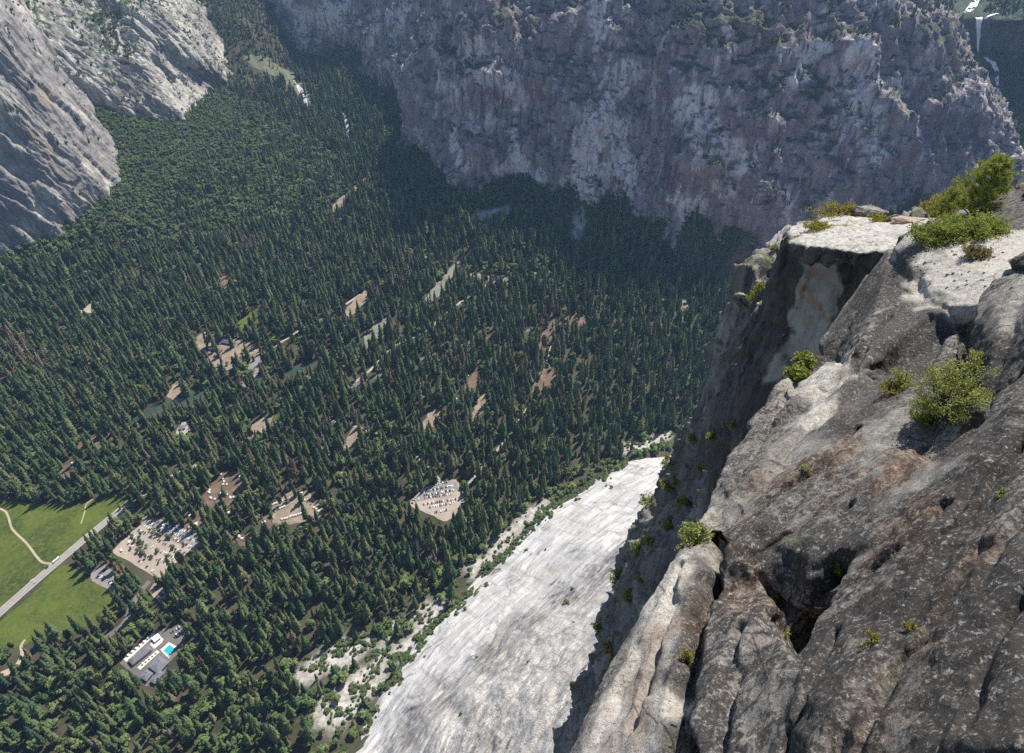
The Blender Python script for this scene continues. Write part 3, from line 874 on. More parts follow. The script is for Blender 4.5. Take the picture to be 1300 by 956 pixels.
def cliff_mat(name, dk, md_, pl_, sc=1.0, top=1.0, moss=0.3):
    t = NT(name)
    co = t.coord(); sv = t.coord(scale=(1, 1, 0.12))
    a = t.noise(co, 0.18 / sc, 6, 0.65, 0.5); s1_ = t.noise(sv, 0.75 / sc, 7, 0.7, 0.35); s2_ = t.noise(sv, 2.6 / sc, 6, 0.7); f_ = t.noise(co, 5 / sc, 6, 0.75)
    c = t.mix(t.ramp(s1_, [(0.38, 0.0), (0.62, 1.0)]), dk, md_)
    c = t.mix(t.ramp(a, [(0.55, 0.0), (0.70, 0.8)]), c, pl_)
    c = t.mix(t.ramp(s2_, [(0.36, 0.8), (0.5, 0.0)]), c, tuple(x * 0.45 for x in dk))
    yl = t.ramp(t.noise(sv, 0.9 / sc, 5, 0.7, 0.4), [(0.64, 0.0), (0.72, 0.6)])
    c = t.mix(yl, c, (0.21, 0.19, 0.105))
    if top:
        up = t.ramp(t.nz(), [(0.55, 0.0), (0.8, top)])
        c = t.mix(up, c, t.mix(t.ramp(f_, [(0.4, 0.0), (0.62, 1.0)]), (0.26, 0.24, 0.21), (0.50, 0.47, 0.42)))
    up2 = t.ramp(t.nz(), [(0.25, 0.0), (0.55, 1.0)])
    ms = t.ramp(t.noise(co, 0.5 / sc, 6, 0.75), [(0.62 - 0.15 * moss, 0.0), (0.68 - 0.15 * moss, 1.0)])
    c = t.mix(t.math('MULTIPLY', t.math('MULTIPLY', ms, up2), 0.85), c, (0.095, 0.10, 0.032))
    c = t.mix(t.ramp(f_, [(0.33, 0.6), (0.46, 0.0)]), c, tuple(x * 0.35 for x in dk))
    if name == 'stained_granite':
        c = t.mix(t.attr('panel'), c, t.mix(t.ramp(s2_, [(0.35, 0.0), (0.65, 1.0)]), (0.27, 0.26, 0.245), (0.37, 0.355, 0.33)))
        c = t.mix(t.math('MULTIPLY', t.attr('rust'), t.ramp(s2_, [(0.34, 0.1), (0.58, 1.0)])), c, (0.32, 0.105, 0.045))
    t.color(c)
    t.normal(t.bump(f_, 0.7, 0.10 * sc, t.bump(s1_, 0.6, 0.35 * sc)))
    return t.m


def lg_attrs(V, N):
    pan = cap_mask(V, PH((1044, 340), (1034, 380), (1024, 420), (1012, 460), (1004, 480)), 1.05, 0.2, 0.5, 1.2)
    pan = pan * (1 - sstep(0.35, 0.7, N[:, 2]))
    rs = np.maximum(cap_mask(V, PH((1016, 362), (1030, 385), (1042, 398)), 0.38, 0.7, 0.2, 0.6), 0.7 * cap_mask(V, PH((1030, 345), (1042, 352)), 0.45, 0.8, 0.3, 0.6))
    rs = np.maximum(rs, 0.7 * cap_mask(V, PH((1002, 448)), 0.5, 0.8, 0.3, 0.6))
    return {'panel': pan, 'rust': rs * 0.8}


M_LEDGE = cliff_mat('stained_granite', (0.055, 0.052, 0.052), (0.125, 0.12, 0.116), (0.20, 0.19, 0.18), 1.0, 1.0, 0.35)
me, V, Q = fuse(lg, 0.16, cliff_disp(0.62, 0.36), 'rock_ledge', [M_LEDGE], 1, lg_attrs)
o = link('rock_ledge', me); tag(o, kind='structure')
MID.add(V, Q)

# ---- buttresses dropping to the apron
M_BUT = cliff_mat('buttress_granite', (0.100, 0.096, 0.096), (0.235, 0.225, 0.215), (0.42, 0.40, 0.37), 3.2, 0.35, 0.85)
rows = [[(931, 372, 98), (950, 375, 95), (966, 392, 84), (985, 372, 62), (1010, 372, 45)],
        [(918, 405, 104), (940, 410, 98), (962, 420, 82), (988, 410, 58), (1010, 400, 44)],
        [(904, 450, 112), (930, 450, 98), (960, 450, 78), (985, 450, 54), (1005, 450, 46)],
        [(872, 530, 132), (902, 530, 110), (940, 540, 84), (972, 530, 58), (1000, 530, 50)],
        [(855, 562, 142), (890, 565, 116), (930, 570, 88), (968, 560, 60), (1000, 560, 50)],
        [(837, 600, 152), (872, 605, 122), (908, 612, 90), (955, 600, 62), (990, 600, 50)],
        [(823, 645, 162), (850, 645, 130), (882, 650, 94), (940, 640, 60), (980, 640, 48)],
        [(782, 702, 184), (818, 700, 148), (852, 700, 104), (925, 690, 58), (960, 690, 46)],
        [(768, 760, 192), (792, 760, 150), (822, 760, 100), (900, 750, 54), (940, 750, 42)],
        [(742, 862, 194), (764, 862, 150), (790, 870, 96), (860, 860, 48), (900, 860, 38)],
        [(700, 985, 192), (724, 985, 148), (750, 985, 92), (830, 985, 44), (870, 985, 34)]]
net = []
for k, r_ in enumerate(rows):
    p = [WD(*q) for q in r_]
    net.append([p[0] + np.array((70, 60, -20)), p[0] + np.array((14, 16, -3))] + p)
net = [[q + np.array((30, 14, 1)) for q in net[0]], [q + np.array((6, 3, 1)) for q in net[0]]] + net
net.append([q + np.array((6, 4, -60)) for q in net[-1]])
net.append([q + np.array((20, 0, -260)) for q in net[-2]])
net = np.array(net)
NU, NV = 520, 300


def but_disp(V, u, v):
    f = cliff_disp(3.4, 2.3)
    one = np.zeros_like(V); one[:, 0] = 1
    d = (f(V, one) - V)[:, 0]
    S = V * np.array((1, 1, 0.16)); d = d + 2.2 * ridged(S / 9.0, 3)
    return d


V = patch(net, NU, NV, but_disp)
Q = grid_faces(NU, NV)
o = link('rock_buttress', np_mesh('rock_buttress', V, Q, [M_BUT], smooth=True)); tag(o, kind='structure')
MID.add(V, Q)
# the mountain the lookout stands on, behind and below everything above
MASS = [np.array(p, float) for p in ((60, -40, 950), (30, -160, 960), (400, -300, 940), (600, 60, 700), (150, 60, 840), (40, 0, 930), (-40, -60, 900), (-60, -200, 930),
                                     (60, 220, 180), (500, 620, 180), (1000, 700, 60), (-120, 200, 120), (-250, 100, 80), (-300, -300, 100), (1000, -300, 100))]
me, V, Q = fuse([hull(MASS)], 9.0, cliff_disp(14, 4.0), 'mountain', [M_BUT], 1)
o = link('mountain', me); tag(o, kind='structure')

# ------------------------------------------------------------------ sheets on the valley floor
def poly_in(P, poly):
    x, y = P[:, 0], P[:, 1]; ins = np.zeros(len(P), bool)
    n = len(poly)
    for i in range(n):
        x1, y1 = poly[i][:2]; x2, y2 = poly[(i + 1) % n][:2]
        if y1 == y2: continue
        c_ = ((y1 > y) != (y2 > y)) & (x < (x2 - x1) * (y - y1) / (y2 - y1) + x1)
        ins ^= c_
    return ins


def smooth_poly(pts, per=6, jit=0.0, seed=0):
    P = np.array([p[:2] for p in pts], float); n = len(P); out = []
    for i in range(n):
        p0, p1, p2, p3 = P[i - 1], P[i], P[(i + 1) % n], P[(i + 2) % n]
        for k in range(per):
            f = k / per
            m1, m2 = (p2 - p0) * .4, (p3 - p1) * .4
            out.append((2 * f**3 - 3 * f**2 + 1) * p1 + (f**3 - 2 * f**2 + f) * m1 + (-2 * f**3 + 3 * f**2) * p2 + (f**3 - f**2) * m2)
    out = np.array(out)
    if jit:
        out = out + jit * np.c_[fbm(np.c_[out / 9, np.full(len(out), seed)], 3), fbm(np.c_[out / 9, np.full(len(out), seed + 40)], 3)]
    return out


def sheet(name, poly, lift, mat, z0=None):
    """a filled outline laid on the ground"""
    bm = bmesh.new()
    z = ground(poly[:, 0], poly[:, 1]) if z0 is None else np.full(len(poly), z0)
    vs_ = [bm.verts.new((p[0], p[1], zz + lift)) for p, zz in zip(poly, z)]
    f = bm.faces.new(vs_)
    bmesh.ops.triangulate(bm, faces=[f])
    bmesh.ops.recalc_face_normals(bm, faces=bm.faces)
    if sum(f.normal.z for f in bm.faces) < 0: bmesh.ops.reverse_faces(bm, faces=bm.faces)
    if z0 is None and z.max() > 0.5:
        bmesh.ops.subdivide_edges(bm, edges=bm.edges, cuts=3, use_grid_fill=True)
        bmesh.ops.triangulate(bm, faces=bm.faces)
        P = np.array([v.co[:2] for v in bm.verts]); zz = ground(P[:, 0], P[:, 1])
        for v, q in zip(bm.verts, zz): v.co.z = q + lift
    me = bpy.data.meshes.new(name); bm.to_mesh(me); bm.free(); me.materials.append(mat)
    return link(name, me)


def ribbon(name, px, width, lift, mat, n=60):
    P = np.array([W(*p)[:2] for p in px])
    k = len(P); tt = np.linspace(0, k - 1, n); i = np.minimum(tt.astype(int), k - 2); f = (tt - i)[:, None]
    g = lambda j: P[np.clip(j, 0, k - 1)]
    m1, m2 = (g(i + 1) - g(i - 1)) * .45, (g(i + 2) - g(i)) * .45
    C_ = (2 * f**3 - 3 * f**2 + 1) * g(i) + (f**3 - 2 * f**2 + f) * m1 + (-2 * f**3 + 3 * f**2) * g(i + 1) + (f**3 - f**2) * m2
    T = np.gradient(C_, axis=0); T /= np.linalg.norm(T, axis=1)[:, None]
    Nn = np.c_[-T[:, 1], T[:, 0]]
    w_ = np.interp(np.linspace(0, 1, n), np.linspace(0, 1, len(width)), width) if isinstance(width, (list, tuple)) else np.full(n, width)
    L, R = C_ + Nn * w_[:, None] / 2, C_ - Nn * w_[:, None] / 2
    V = np.empty((n, 2, 3)); V[:, 0, :2] = R; V[:, 1, :2] = L
    V[..., 2] = ground(V[..., 0].ravel(), V[..., 1].ravel()).reshape(n, 2) + lift
    me = np_mesh(name, V.reshape(-1, 3), grid_faces(n, 2), [mat])
    return link(name, me), C_


def ground_mat(name, a, b, c3, s1_=0.03, s2_=0.25, bump=0.3):
    t = NT(name); co = t.coord()
    n1 = t.noise(co, s1_, 6, 0.65, 0.4); n2 = t.noise(co, s2_, 6, 0.72)
    c = t.mix(t.ramp(n1, [(0.38, 0.0), (0.62, 1.0)]), a, b)
    c = t.mix(t.ramp(n2, [(0.45, 0.0), (0.68, 0.8)]), c, c3)
    n3 = t.noise(co, s2_ * 4, 4, 0.7); c = t.mix(t.ramp(n3, [(0.32, 0.45), (0.5, 0.0)]), c, tuple(x * 0.45 for x in a))
    t.color(c); t.normal(t.bump(n2, bump, 0.6)); return t.m


M_MEADOW = ground_mat('meadow_grass', (0.034, 0.058, 0.009), (0.088, 0.118, 0.016), (0.135, 0.125, 0.030), 0.016, 0.12)
M_DIRT = ground_mat('bare_dirt', (0.20, 0.155, 0.11), (0.33, 0.265, 0.20), (0.13, 0.10, 0.07), 0.05, 0.3)
M_LOT = ground_mat('gravel_lot', (0.30, 0.245, 0.195), (0.40, 0.335, 0.27), (0.25, 0.20, 0.155), 0.03, 0.35)
M_LOTGREY = ground_mat('old_asphalt_lot', (0.20, 0.185, 0.18), (0.27, 0.245, 0.23), (0.17, 0.155, 0.15), 0.04, 0.3)
M_RED = ground_mat('red_forest_soil', (0.12, 0.080, 0.055), (0.20, 0.135, 0.095), (0.08, 0.062, 0.04), 0.05, 0.2)
M_SAND = ground_mat('river_sand', (0.16, 0.155, 0.12), (0.27, 0.25, 0.205), (0.12, 0.125, 0.08), 0.04, 0.2)
M_ROAD = ground_mat('worn_asphalt', (0.24, 0.23, 0.225), (0.30, 0.285, 0.275), (0.20, 0.19, 0.185), 0.02, 0.4, 0.1)
M_SHOULDER = ground_mat('road_shoulder', (0.33, 0.29, 0.24), (0.42, 0.37, 0.31), (0.27, 0.23, 0.18), 0.04, 0.3)
M_PATH = ground_mat('sandy_path', (0.36, 0.30, 0.21), (0.45, 0.38, 0.28), (0.28, 0.23, 0.15), 0.05, 0.4)
M_SERVICE = ground_mat('service_road', (0.13, 0.12, 0.115), (0.18, 0.165, 0.155), (0.10, 0.095, 0.09), 0.04, 0.3)
t = NT('river_water'); t.color((0.035, 0.060, 0.045)); t.b.inputs['Roughness'].default_value = 0.12; t.b.inputs['Specular IOR Level'].default_value = 0.5
t.normal(t.bump(t.noise(t.coord(), 0.5, 4), 0.15, 0.2)); M_WATER = t.m
M_FOAM = flat('white_water', (0.90, 0.91, 0.92), 0.6, 0.05, 0.15)

M_RIFFLE = flat('river_riffles', (0.36, 0.37, 0.36), 0.5, 0.25, 0.10)
OPEN = []           # outlines where no tree stands (world polygon, reach of trees cleared in front of it)


def area(name, px, mat, lift=0.35, jit=8.0, per=6, z=0.0, reach=20, keep=True):
    poly = smooth_poly([W(a, b, z) for a, b in px], per, jit, len(OPEN) * 3.1)
    o = sheet(name, poly, lift, mat); tag(o, kind='structure')
    if name == 'clearing': reach = reach * 0.7
    if keep: OPEN.append((poly, reach))
    return o


area('meadow', [(-90, 640), (0, 633), (50, 640), (105, 640), (135, 632), (166, 626), (152, 648), (118, 672), (82, 703), (44, 738), (0, 778), (-90, 858)], M_MEADOW, 0.30, 3, reach=0)
area('meadow', [(-90, 872), (0, 790), (46, 749), (80, 718), (104, 728), (140, 752), (152, 772), (122, 796), (86, 806), (50, 812), (20, 822), (-40, 832), (-90, 846)], M_MEADOW, 0.30, 3, reach=0)
area('meadow', [(302, 410), (320, 396), (336, 391), (326, 410), (308, 420)], M_MEADOW, 0.30, 4, reach=26)
area('meadow', [(346, 536), (352, 522), (364, 520), (356, 536)], M_MEADOW, 0.30, 4)
area('meadow', [(152, 800), (160, 786), (172, 783), (163, 803)], ground_mat('dry_grass', (0.16, 0.15, 0.04), (0.24, 0.21, 0.07), (0.12, 0.12, 0.03)), 0.30, 1, reach=10)
area('clearing', [(248, 434), (262, 420), (276, 427), (300, 431), (325, 438), (328, 452), (306, 452), (292, 470), (272, 470), (262, 452)], M_DIRT, 0.30, 5, reach=28)
area('clearing', [(306, 486), (318, 458), (332, 452), (330, 470), (318, 490)], M_LOTGREY, 0.35, 4, reach=22)
area('clearing', [(212, 502), (224, 484), (236, 488), (222, 507)], M_DIRT, 0.35, 4, reach=18)
area('clearing', [(222, 552), (232, 536), (246, 534), (240, 552)], M_SHOULDER, 0.35, 4, reach=18)
area('clearing', [(72, 606), (84, 590), (98, 594), (88, 612)], M_RED, 0.35, 4, reach=20)
area('clearing', [(92, 566), (112, 552), (150, 552), (140, 566), (108, 572)], M_RED, 0.35, 6, reach=18)
area('sandbar', [(460, 442), (468, 420), (484, 405), (494, 405), (482, 426), (468, 444)], M_SAND, 0.35, 5, reach=10)
area('sandbar', [(540, 378), (562, 352), (580, 333), (588, 340), (566, 368), (548, 384)], M_SAND, 0.35, 4, reach=9)
area('sandbar', [(590, 346), (630, 350), (650, 356), (640, 362), (600, 354)], M_SAND, 0.35, 4, reach=12)
area('clearing', [(438, 396), (456, 374), (472, 366), (462, 386), (446, 402)], M_DIRT, 0.35, 5, reach=20)
area('clearing', [(684, 446), (690, 420), (704, 406), (724, 398), (746, 402), (742, 414), (716, 416), (702, 436)], M_RED, 0.35, 6, reach=22)
area('clearing', [(676, 500), (684, 478), (696, 466), (706, 472), (698, 490)], M_RED, 0.35, 6, reach=20)
area('clearing', [(598, 532), (606, 508), (620, 500), (616, 522)], M_DIRT, 0.35, 5, reach=20)
area('clearing', [(534, 544), (544, 524), (560, 520), (556, 540)], M_DIRT, 0.35, 5, reach=18)
area('clearing', [(590, 492), (602, 472), (612, 472), (604, 492)], M_RED, 0.35, 5, reach=18)
area('clearing', [(436, 572), (444, 548), (456, 540), (456, 560)], M_DIRT, 0.35, 5, reach=18)
area('clearing', [(862, 405), (864, 376), (872, 366), (874, 384), (868, 404)], M_SAND, 0.35, 3, reach=16)
area('clearing', [(316, 548), (330, 530), (346, 528), (336, 548)], M_DIRT, 0.35, 5, reach=16)
area('clearing', [(276, 376), (282, 352), (294, 354), (288, 374)], M_RED, 0.35, 4, reach=20)
area('clearing', [(100, 396), (118, 384), (134, 380), (124, 394)], M_SHOULDER, 0.35, 5, reach=18, z=2)
RIV = [(168, 532), (196, 520), (232, 508), (270, 494), (306, 484), (352, 476), (384, 466), (420, 448), (458, 436), (480, 414), (520, 394), (550, 372), (576, 342)]
OPEN.append((smooth_poly([W(a, b - 2) for a, b in RIV] + [W(a, b + 3) for a, b in RIV[::-1]], 3), 11))
for TRK, tw, tm in (([(250, 592), (300, 566), (345, 540), (390, 520), (440, 494), (500, 470), (556, 448), (610, 432), (680, 418)], 8, 'M_SERVICE'), ([(560, 612), (540, 590), (512, 566), (470, 548), (430, 536), (380, 530)], 6, 'M_SHOULDER'),
                    ([(440, 494), (470, 470), (500, 440), (540, 420), (590, 380), (640, 352), (700, 345)], 6, 'M_SHOULDER'), ([(590, 620), (640, 560), (680, 500), (700, 440)], 5, 'M_SHOULDER'), ([(330, 452), (380, 420), (430, 392), (470, 366), (520, 338), (556, 318)], 6, 'M_SHOULDER')):
    o, _ = ribbon('road' if tw > 6 else 'track', TRK, tw, 0.33, globals()[tm], 80); o['kind'] = 'structure'
    OPEN.append((smooth_poly([W(a, b - 1.2) for a, b in TRK] + [W(a, b + 1.6) for a, b in TRK[::-1]], 3), 8))
ribbon('river', [(168, 532), (196, 520), (232, 508), (270, 494), (306, 484), (352, 476), (384, 466), (420, 448), (458, 436), (480, 414), (520, 394), (550, 372), (576, 342)], 15, 0.22, M_WATER, 90)[0]['kind'] = 'structure'
for px_ in ([(186, 522), (214, 513), (246, 503), (272, 493)], [(364, 474), (382, 466), (400, 460)], [(462, 434), (478, 416)], [(548, 374), (576, 342)]):
    OPEN.append((smooth_poly([W(a, b - 3) for a, b in px_] + [W(a, b + 4) for a, b in px_[::-1]], 3), 26))
# the lake and the rapids at the head of the valley
area('lakeshore', [(318, 113), (334, 107), (352, 104), (374, 104), (389, 113), (397, 130), (391, 136), (381, 122), (362, 113), (338, 114)], ground_mat('wet_meadow', (0.10, 0.11, 0.06), (0.20, 0.19, 0.13), (0.07, 0.085, 0.04)), 1.2, 7, z=26, reach=30)
area('lake', [(374, 108), (386, 115), (396, 132), (390, 135), (381, 119)], M_RIFFLE, 1.6, 3, z=26, reach=20, keep=False)
area('river', [(432, 140), (436, 141), (441, 152), (443, 170), (440, 170), (437, 154)], M_RIFFLE, 1.3, 4, z=26, reach=26)
area('clearing', [(418, 266), (430, 252), (452, 238), (468, 228), (470, 234), (446, 250), (430, 266)], M_DIRT, 0.8, 4, z=4, reach=20)
area('clearing', [(905, 352), (950, 330), (985, 322), (980, 332), (930, 350)], M_RED, 0.8, 5, z=6, reach=14)

# ---- roads and paths
RD = [(-90, 862), (0, 778), (45, 738), (80, 708), (112, 681), (150, 650), (176, 630), (206, 612), (250, 592)]
o, _ = ribbon('road_shoulder', RD, 14, 0.40, M_SHOULDER); o['kind'] = 'structure'
o, ROADC = ribbon('road', RD, 9.5, 0.46, M_ROAD); o['kind'] = 'structure'
OPEN.append((smooth_poly([W(a - 4, b - 5) for a, b in RD[:6]] + [W(a + 5, b + 5) for a, b in RD[:6][::-1]], 2), 14))
t = flat('road_paint', (0.62, 0.50, 0.16), 0.7)
o, _ = ribbon('road_marking', RD, 0.35, 0.50, t); o['kind'] = 'structure'
PT = [(-60, 628), (0, 646), (10, 655), (16, 672), (34, 690), (46, 706), (54, 714), (66, 716)]
o, _ = ribbon('path', PT, 3.4, 0.42, M_PATH); o['kind'] = 'structure'
o, _ = ribbon('path', [(103, 665), (107, 652), (110, 640), (118, 634)], 2.2, 0.42, M_PATH); o['kind'] = 'structure'
SV = [(84, 840), (112, 822), (140, 806), (158, 790), (166, 772), (178, 752), (190, 738)]
o, _ = ribbon('service_road', SV, 8, 0.38, M_SERVICE); o['kind'] = 'structure'
OPEN.append((smooth_poly([W(a - 3, b - 3) for a, b in SV[2:]] + [W(a + 4, b + 3) for a, b in SV[2:][::-1]], 2), 12))
PB = [(-40, 872), (4, 856), (20, 846), (28, 832), (27, 820), (32, 812)]
o, _ = ribbon('path', PB, [12, 11, 7, 5, 4, 3], 0.40, M_PATH); o['kind'] = 'structure'
OPEN.append((smooth_poly([W(a - 4, b - 4) for a, b in PB] + [W(a + 5, b + 3) for a, b in PB[::-1]], 2), 14))

LOT1 = [(143, 702), (160, 683), (172, 672), (187, 657), (200, 658), (228, 669), (257, 683), (250, 696), (234, 706), (222, 716), (204, 734), (190, 728), (166, 714)]
area('parking_lot', LOT1, M_LOT, 0.40, 2, per=4, reach=22)
area('parking_lot', [(180, 660), (188, 655), (258, 682), (250, 696), (214, 682), (186, 668)], M_LOTGREY, 0.55, 1, per=4, reach=0, keep=False)
area('parking_lot', [(114, 733), (130, 717), (140, 722), (152, 740), (142, 750)], M_LOTGREY, 0.40, 2, per=4, reach=12)
area('parking_lot', [(190, 752), (198, 740), (208, 748), (210, 760), (202, 764)], M_LOT, 0.40, 2, per=4, reach=14)
LOT2 = [(519, 640), (527, 630), (540, 619), (560, 613), (578, 609), (588, 622), (590, 638), (582, 650), (568, 662), (552, 656), (536, 649), (526, 645)]
area('parking_lot', LOT2, M_LOT, 0.40, 2, per=4, reach=24)
area('parking_lot', [(524, 635), (538, 622), (560, 615), (577, 611), (580, 622), (560, 628), (530, 637)], M_LOTGREY, 0.55, 1, per=4, reach=0, keep=False)
OPEN.append((smooth_poly([W(*q) for q in ((152, 842), (199, 800), (212, 798), (236, 790), (240, 798), (228, 826), (218, 840), (206, 864), (186, 872), (168, 858))], 3), 34))
TENTY = [[(228, 668), (236, 652), (248, 642), (262, 648), (256, 668), (246, 682), (236, 680)], [(256, 634), (270, 612), (282, 600), (310, 602), (312, 622), (296, 642), (276, 652)],
         [(344, 650), (356, 632), (384, 622), (398, 632), (412, 652), (396, 662), (368, 664), (350, 668)], [(328, 662), (340, 654), (346, 668), (336, 674)], [(300, 682), (318, 676), (322, 690), (306, 692)]]
for p_ in TENTY: area('campground', p_, M_RED if p_ is not TENTY[2] else M_DIRT, 0.35, 5, reach=20)

# ------------------------------------------------------------------ trees
def foliage(name, cols, rough=0.75, trans=0.0):
    t = NT(name)
    r = t.rnd(); co = t.coord()
    n = t.noise(co, 5.0, 3, 0.6)
    c = t.ramp(r, cols)
    c = t.mix(t.ramp(n, [(0.35, 0.0), (0.65, 1.0)]), t.mix(0.35, c, (0.010, 0.018, 0.010)), c)
    t.color(c); t.b.inputs['Roughness'].default_value = rough
    t.b.inputs['Specular IOR Level'].default_value = 0.25
    return t.m


M_CON = foliage('conifer_needles', [(0.0, (0.036, 0.068, 0.030)), (0.35, (0.066, 0.106, 0.040)), (0.7, (0.105, 0.145, 0.050)), (0.93, (0.15, 0.17, 0.062)), (1.0, (0.18, 0.15, 0.075))])
M_OAK = foliage('oak_leaves', [(0.0, (0.072, 0.116, 0.036)), (0.5, (0.112, 0.165, 0.050)), (1.0, (0.175, 0.215, 0.070))])
M_DEAD = foliage('dead_needles', [(0.0, (0.16, 0.075, 0.045)), (0.6, (0.21, 0.11, 0.07)), (1.0, (0.19, 0.15, 0.12))])
M_SNAG = foliage('bare_grey_branches', [(0.0, (0.20, 0.17, 0.16)), (1.0, (0.28, 0.25, 0.24))])
M_BARK = flat('bark', (0.12, 0.08, 0.055), 0.95, 0.3, 3)


def conifer_crown(seed, wr=0.125, base=0.14, layers=17, dens=1.0, mat=None, gap=0.1):
    r = random.Random(seed); V, Fc = [], []
    lean = (r.uniform(-.02, .02), r.uniform(-.02, .02))
    for k in range(layers):
        h = base + (1 - base) * (k / (layers - 1)) ** 0.9
        rad = wr * ((1 - h) / (1 - base)) ** 0.72 * r.uniform(0.82, 1.15) + 0.006
        if h < base + 0.1: rad *= 0.75
        nb = max(4, int(8 * dens * (1 - 0.45 * h)))
        a0 = r.uniform(0, 6.28)
        for j in range(nb):
            if r.random() < gap: continue
            a = a0 + 6.283 * j / nb + r.uniform(-.3, .3)
            L = rad * r.uniform(0.65, 1.12); dz = -L * r.uniform(0.15, 0.55)
            ca, sa = math.cos(a), math.sin(a); wd = L * r.uniform(0.30, 0.48) + 0.008
            z = h + r.uniform(-.018, .018); lx, ly = lean[0] * h, lean[1] * h
            n = len(V); th = 0.020 + L * 0.16
            V += [(lx, ly, z + 0.012), (lx + ca * L * .6 - sa * wd, ly + sa * L * .6 + ca * wd, z + dz * .5 - th * .6), (lx + ca * L, ly + sa * L, z + dz),
                  (lx + ca * L * .6 + sa * wd, ly + sa * L * .6 - ca * wd, z + dz * .5 - th * .6), (lx + ca * L * .55, ly + sa * L * .55, z + dz * .35 + th)]
            Fc += [(n, n + 1, n + 4), (n + 1, n + 2, n + 4), (n + 2, n + 3, n + 4), (n + 3, n, n + 4)]
    n = len(V)
    for j in range(3):
        a = 2.1 * j; V.append((lean[0] + math.cos(a) * .012, lean[1] + math.sin(a) * .012, .94))
    V.append((lean[0], lean[1], 1.015)); Fc += [(n, n + 1, n + 3), (n + 1, n + 2, n + 3), (n + 2, n, n + 3)]
    return np_mesh('conifer_crown', V, Fc, [mat or M_CON], smooth=False)


def trunk_mesh(h=0.9, r0=0.012, lean=0.0, name='trunk'):
    m = MB(); m.cyl((0, 0, -0.03), (lean * .3, 0, h * .45), r0, r0 * .75, 6); m.cyl((lean * .3, 0, h * .45), (lean, 0, h), r0 * .75, r0 * .25, 6)
    return m.mesh(name, [M_BARK], True)


def oak_crown(seed, wr=0.42, n=340, mat=None, flatness=0.8, base=0.22, leaf=0.075):
    r = random.Random(seed); V, Fc = [], []
    lobes = []
    for k in range(9):
        a = r.uniform(0, 6.28); q = wr * r.uniform(0.1, 0.62)
        lobes.append((math.cos(a) * q, math.sin(a) * q, r.uniform(base + 0.2, 0.80), wr * r.uniform(0.30, 0.50)))
    lobes.append((0, 0, 0.80, wr * 0.40))
    for k in range(n):
        lx, ly, lz, lr = r.choice(lobes)
        d = Vector((r.gauss(0, 1), r.gauss(0, 1), r.gauss(0, 1) + .35)).normalized()
        p = Vector((lx, ly, lz)) + Vector((d.x * lr, d.y * lr, d.z * lr * flatness)) * r.uniform(0.72, 1.08)
        nrm = (d + Vector((r.uniform(-.7, .7), r.uniform(-.7, .7), r.uniform(-.4, .8)))).normalized()
        u = nrm.orthogonal().normalized(); w_ = nrm.cross(u); ang = r.uniform(0, 6.28)
        u, w_ = u * math.cos(ang) + w_ * math.sin(ang), w_ * math.cos(ang) - u * math.sin(ang)
        s = leaf * r.uniform(0.6, 1.35); i = len(V)
        V += [tuple(p - u * s - w_ * s * .5), tuple(p + u * s * .2 - w_ * s), tuple(p + u * s + w_ * s * .3), tuple(p - u * s * .1 + w_ * s)]
        Fc.append((i, i + 1, i + 2, i + 3))
    return np_mesh('oak_crown', V, Fc, [mat or M_OAK], smooth=False)


def oak_trunk(seed):
    r = random.Random(seed); m = MB(); m.cyl((0, 0, -.05), (0.02, 0, .4), .04, .028, 7)
    for k in range(5):
        a = k * 1.26 + r.random(); m.cyl((0.02, 0, .36), (math.cos(a) * .24, math.sin(a) * .24, r.uniform(.55, .8)), .022, .008, 5)
    return m.mesh('trunk', [M_BARK], True)


CONES = [conifer_crown(1), conifer_crown(2, 0.105, 0.20, 18), conifer_crown(3, 0.14, 0.12, 16), conifer_crown(4, 0.095, 0.10, 19), conifer_crown(5, 0.15, 0.30, 13, gap=0.2), conifer_crown(6, 0.12, 0.22, 15, gap=0.25)]
CDEAD = [conifer_crown(8, 0.10, 0.22, 14, 0.8, M_DEAD, 0.3), conifer_crown(9, 0.085, 0.15, 14, 0.6, M_SNAG, 0.45)]
OAKS = [oak_crown(21), oak_crown(22, 0.48, 360), oak_crown(23, 0.38, 320, flatness=1.0), oak_crown(24, 0.52, 380, flatness=0.7)]
PINES = [oak_crown(41, 0.40, 330, M_CON, 1.25, 0.22, 0.070), oak_crown(42, 0.44, 330, M_CON, 1.15, 0.15, 0.075), oak_crown(43, 0.36, 300, M_CON, 1.4, 0.30, 0.065)]
T_CON = trunk_mesh(); T_OAK = [oak_trunk(1), oak_trunk(2)]


def source(name, crown, trunk):
    """one mesh of a whole tree, for the masses of trees"""
    bm = bmesh.new(); bm.from_mesh(crown)
    k = len(bm.faces); bm.from_mesh(trunk)
    bm.faces.ensure_lookup_table()
    for f in bm.faces[k:]: f.material_index = 1
    me = bpy.data.meshes.new(name); bm.to_mesh(me); bm.free()
    me.materials.append(crown.materials[0]); me.materials.append(M_BARK)
    return me


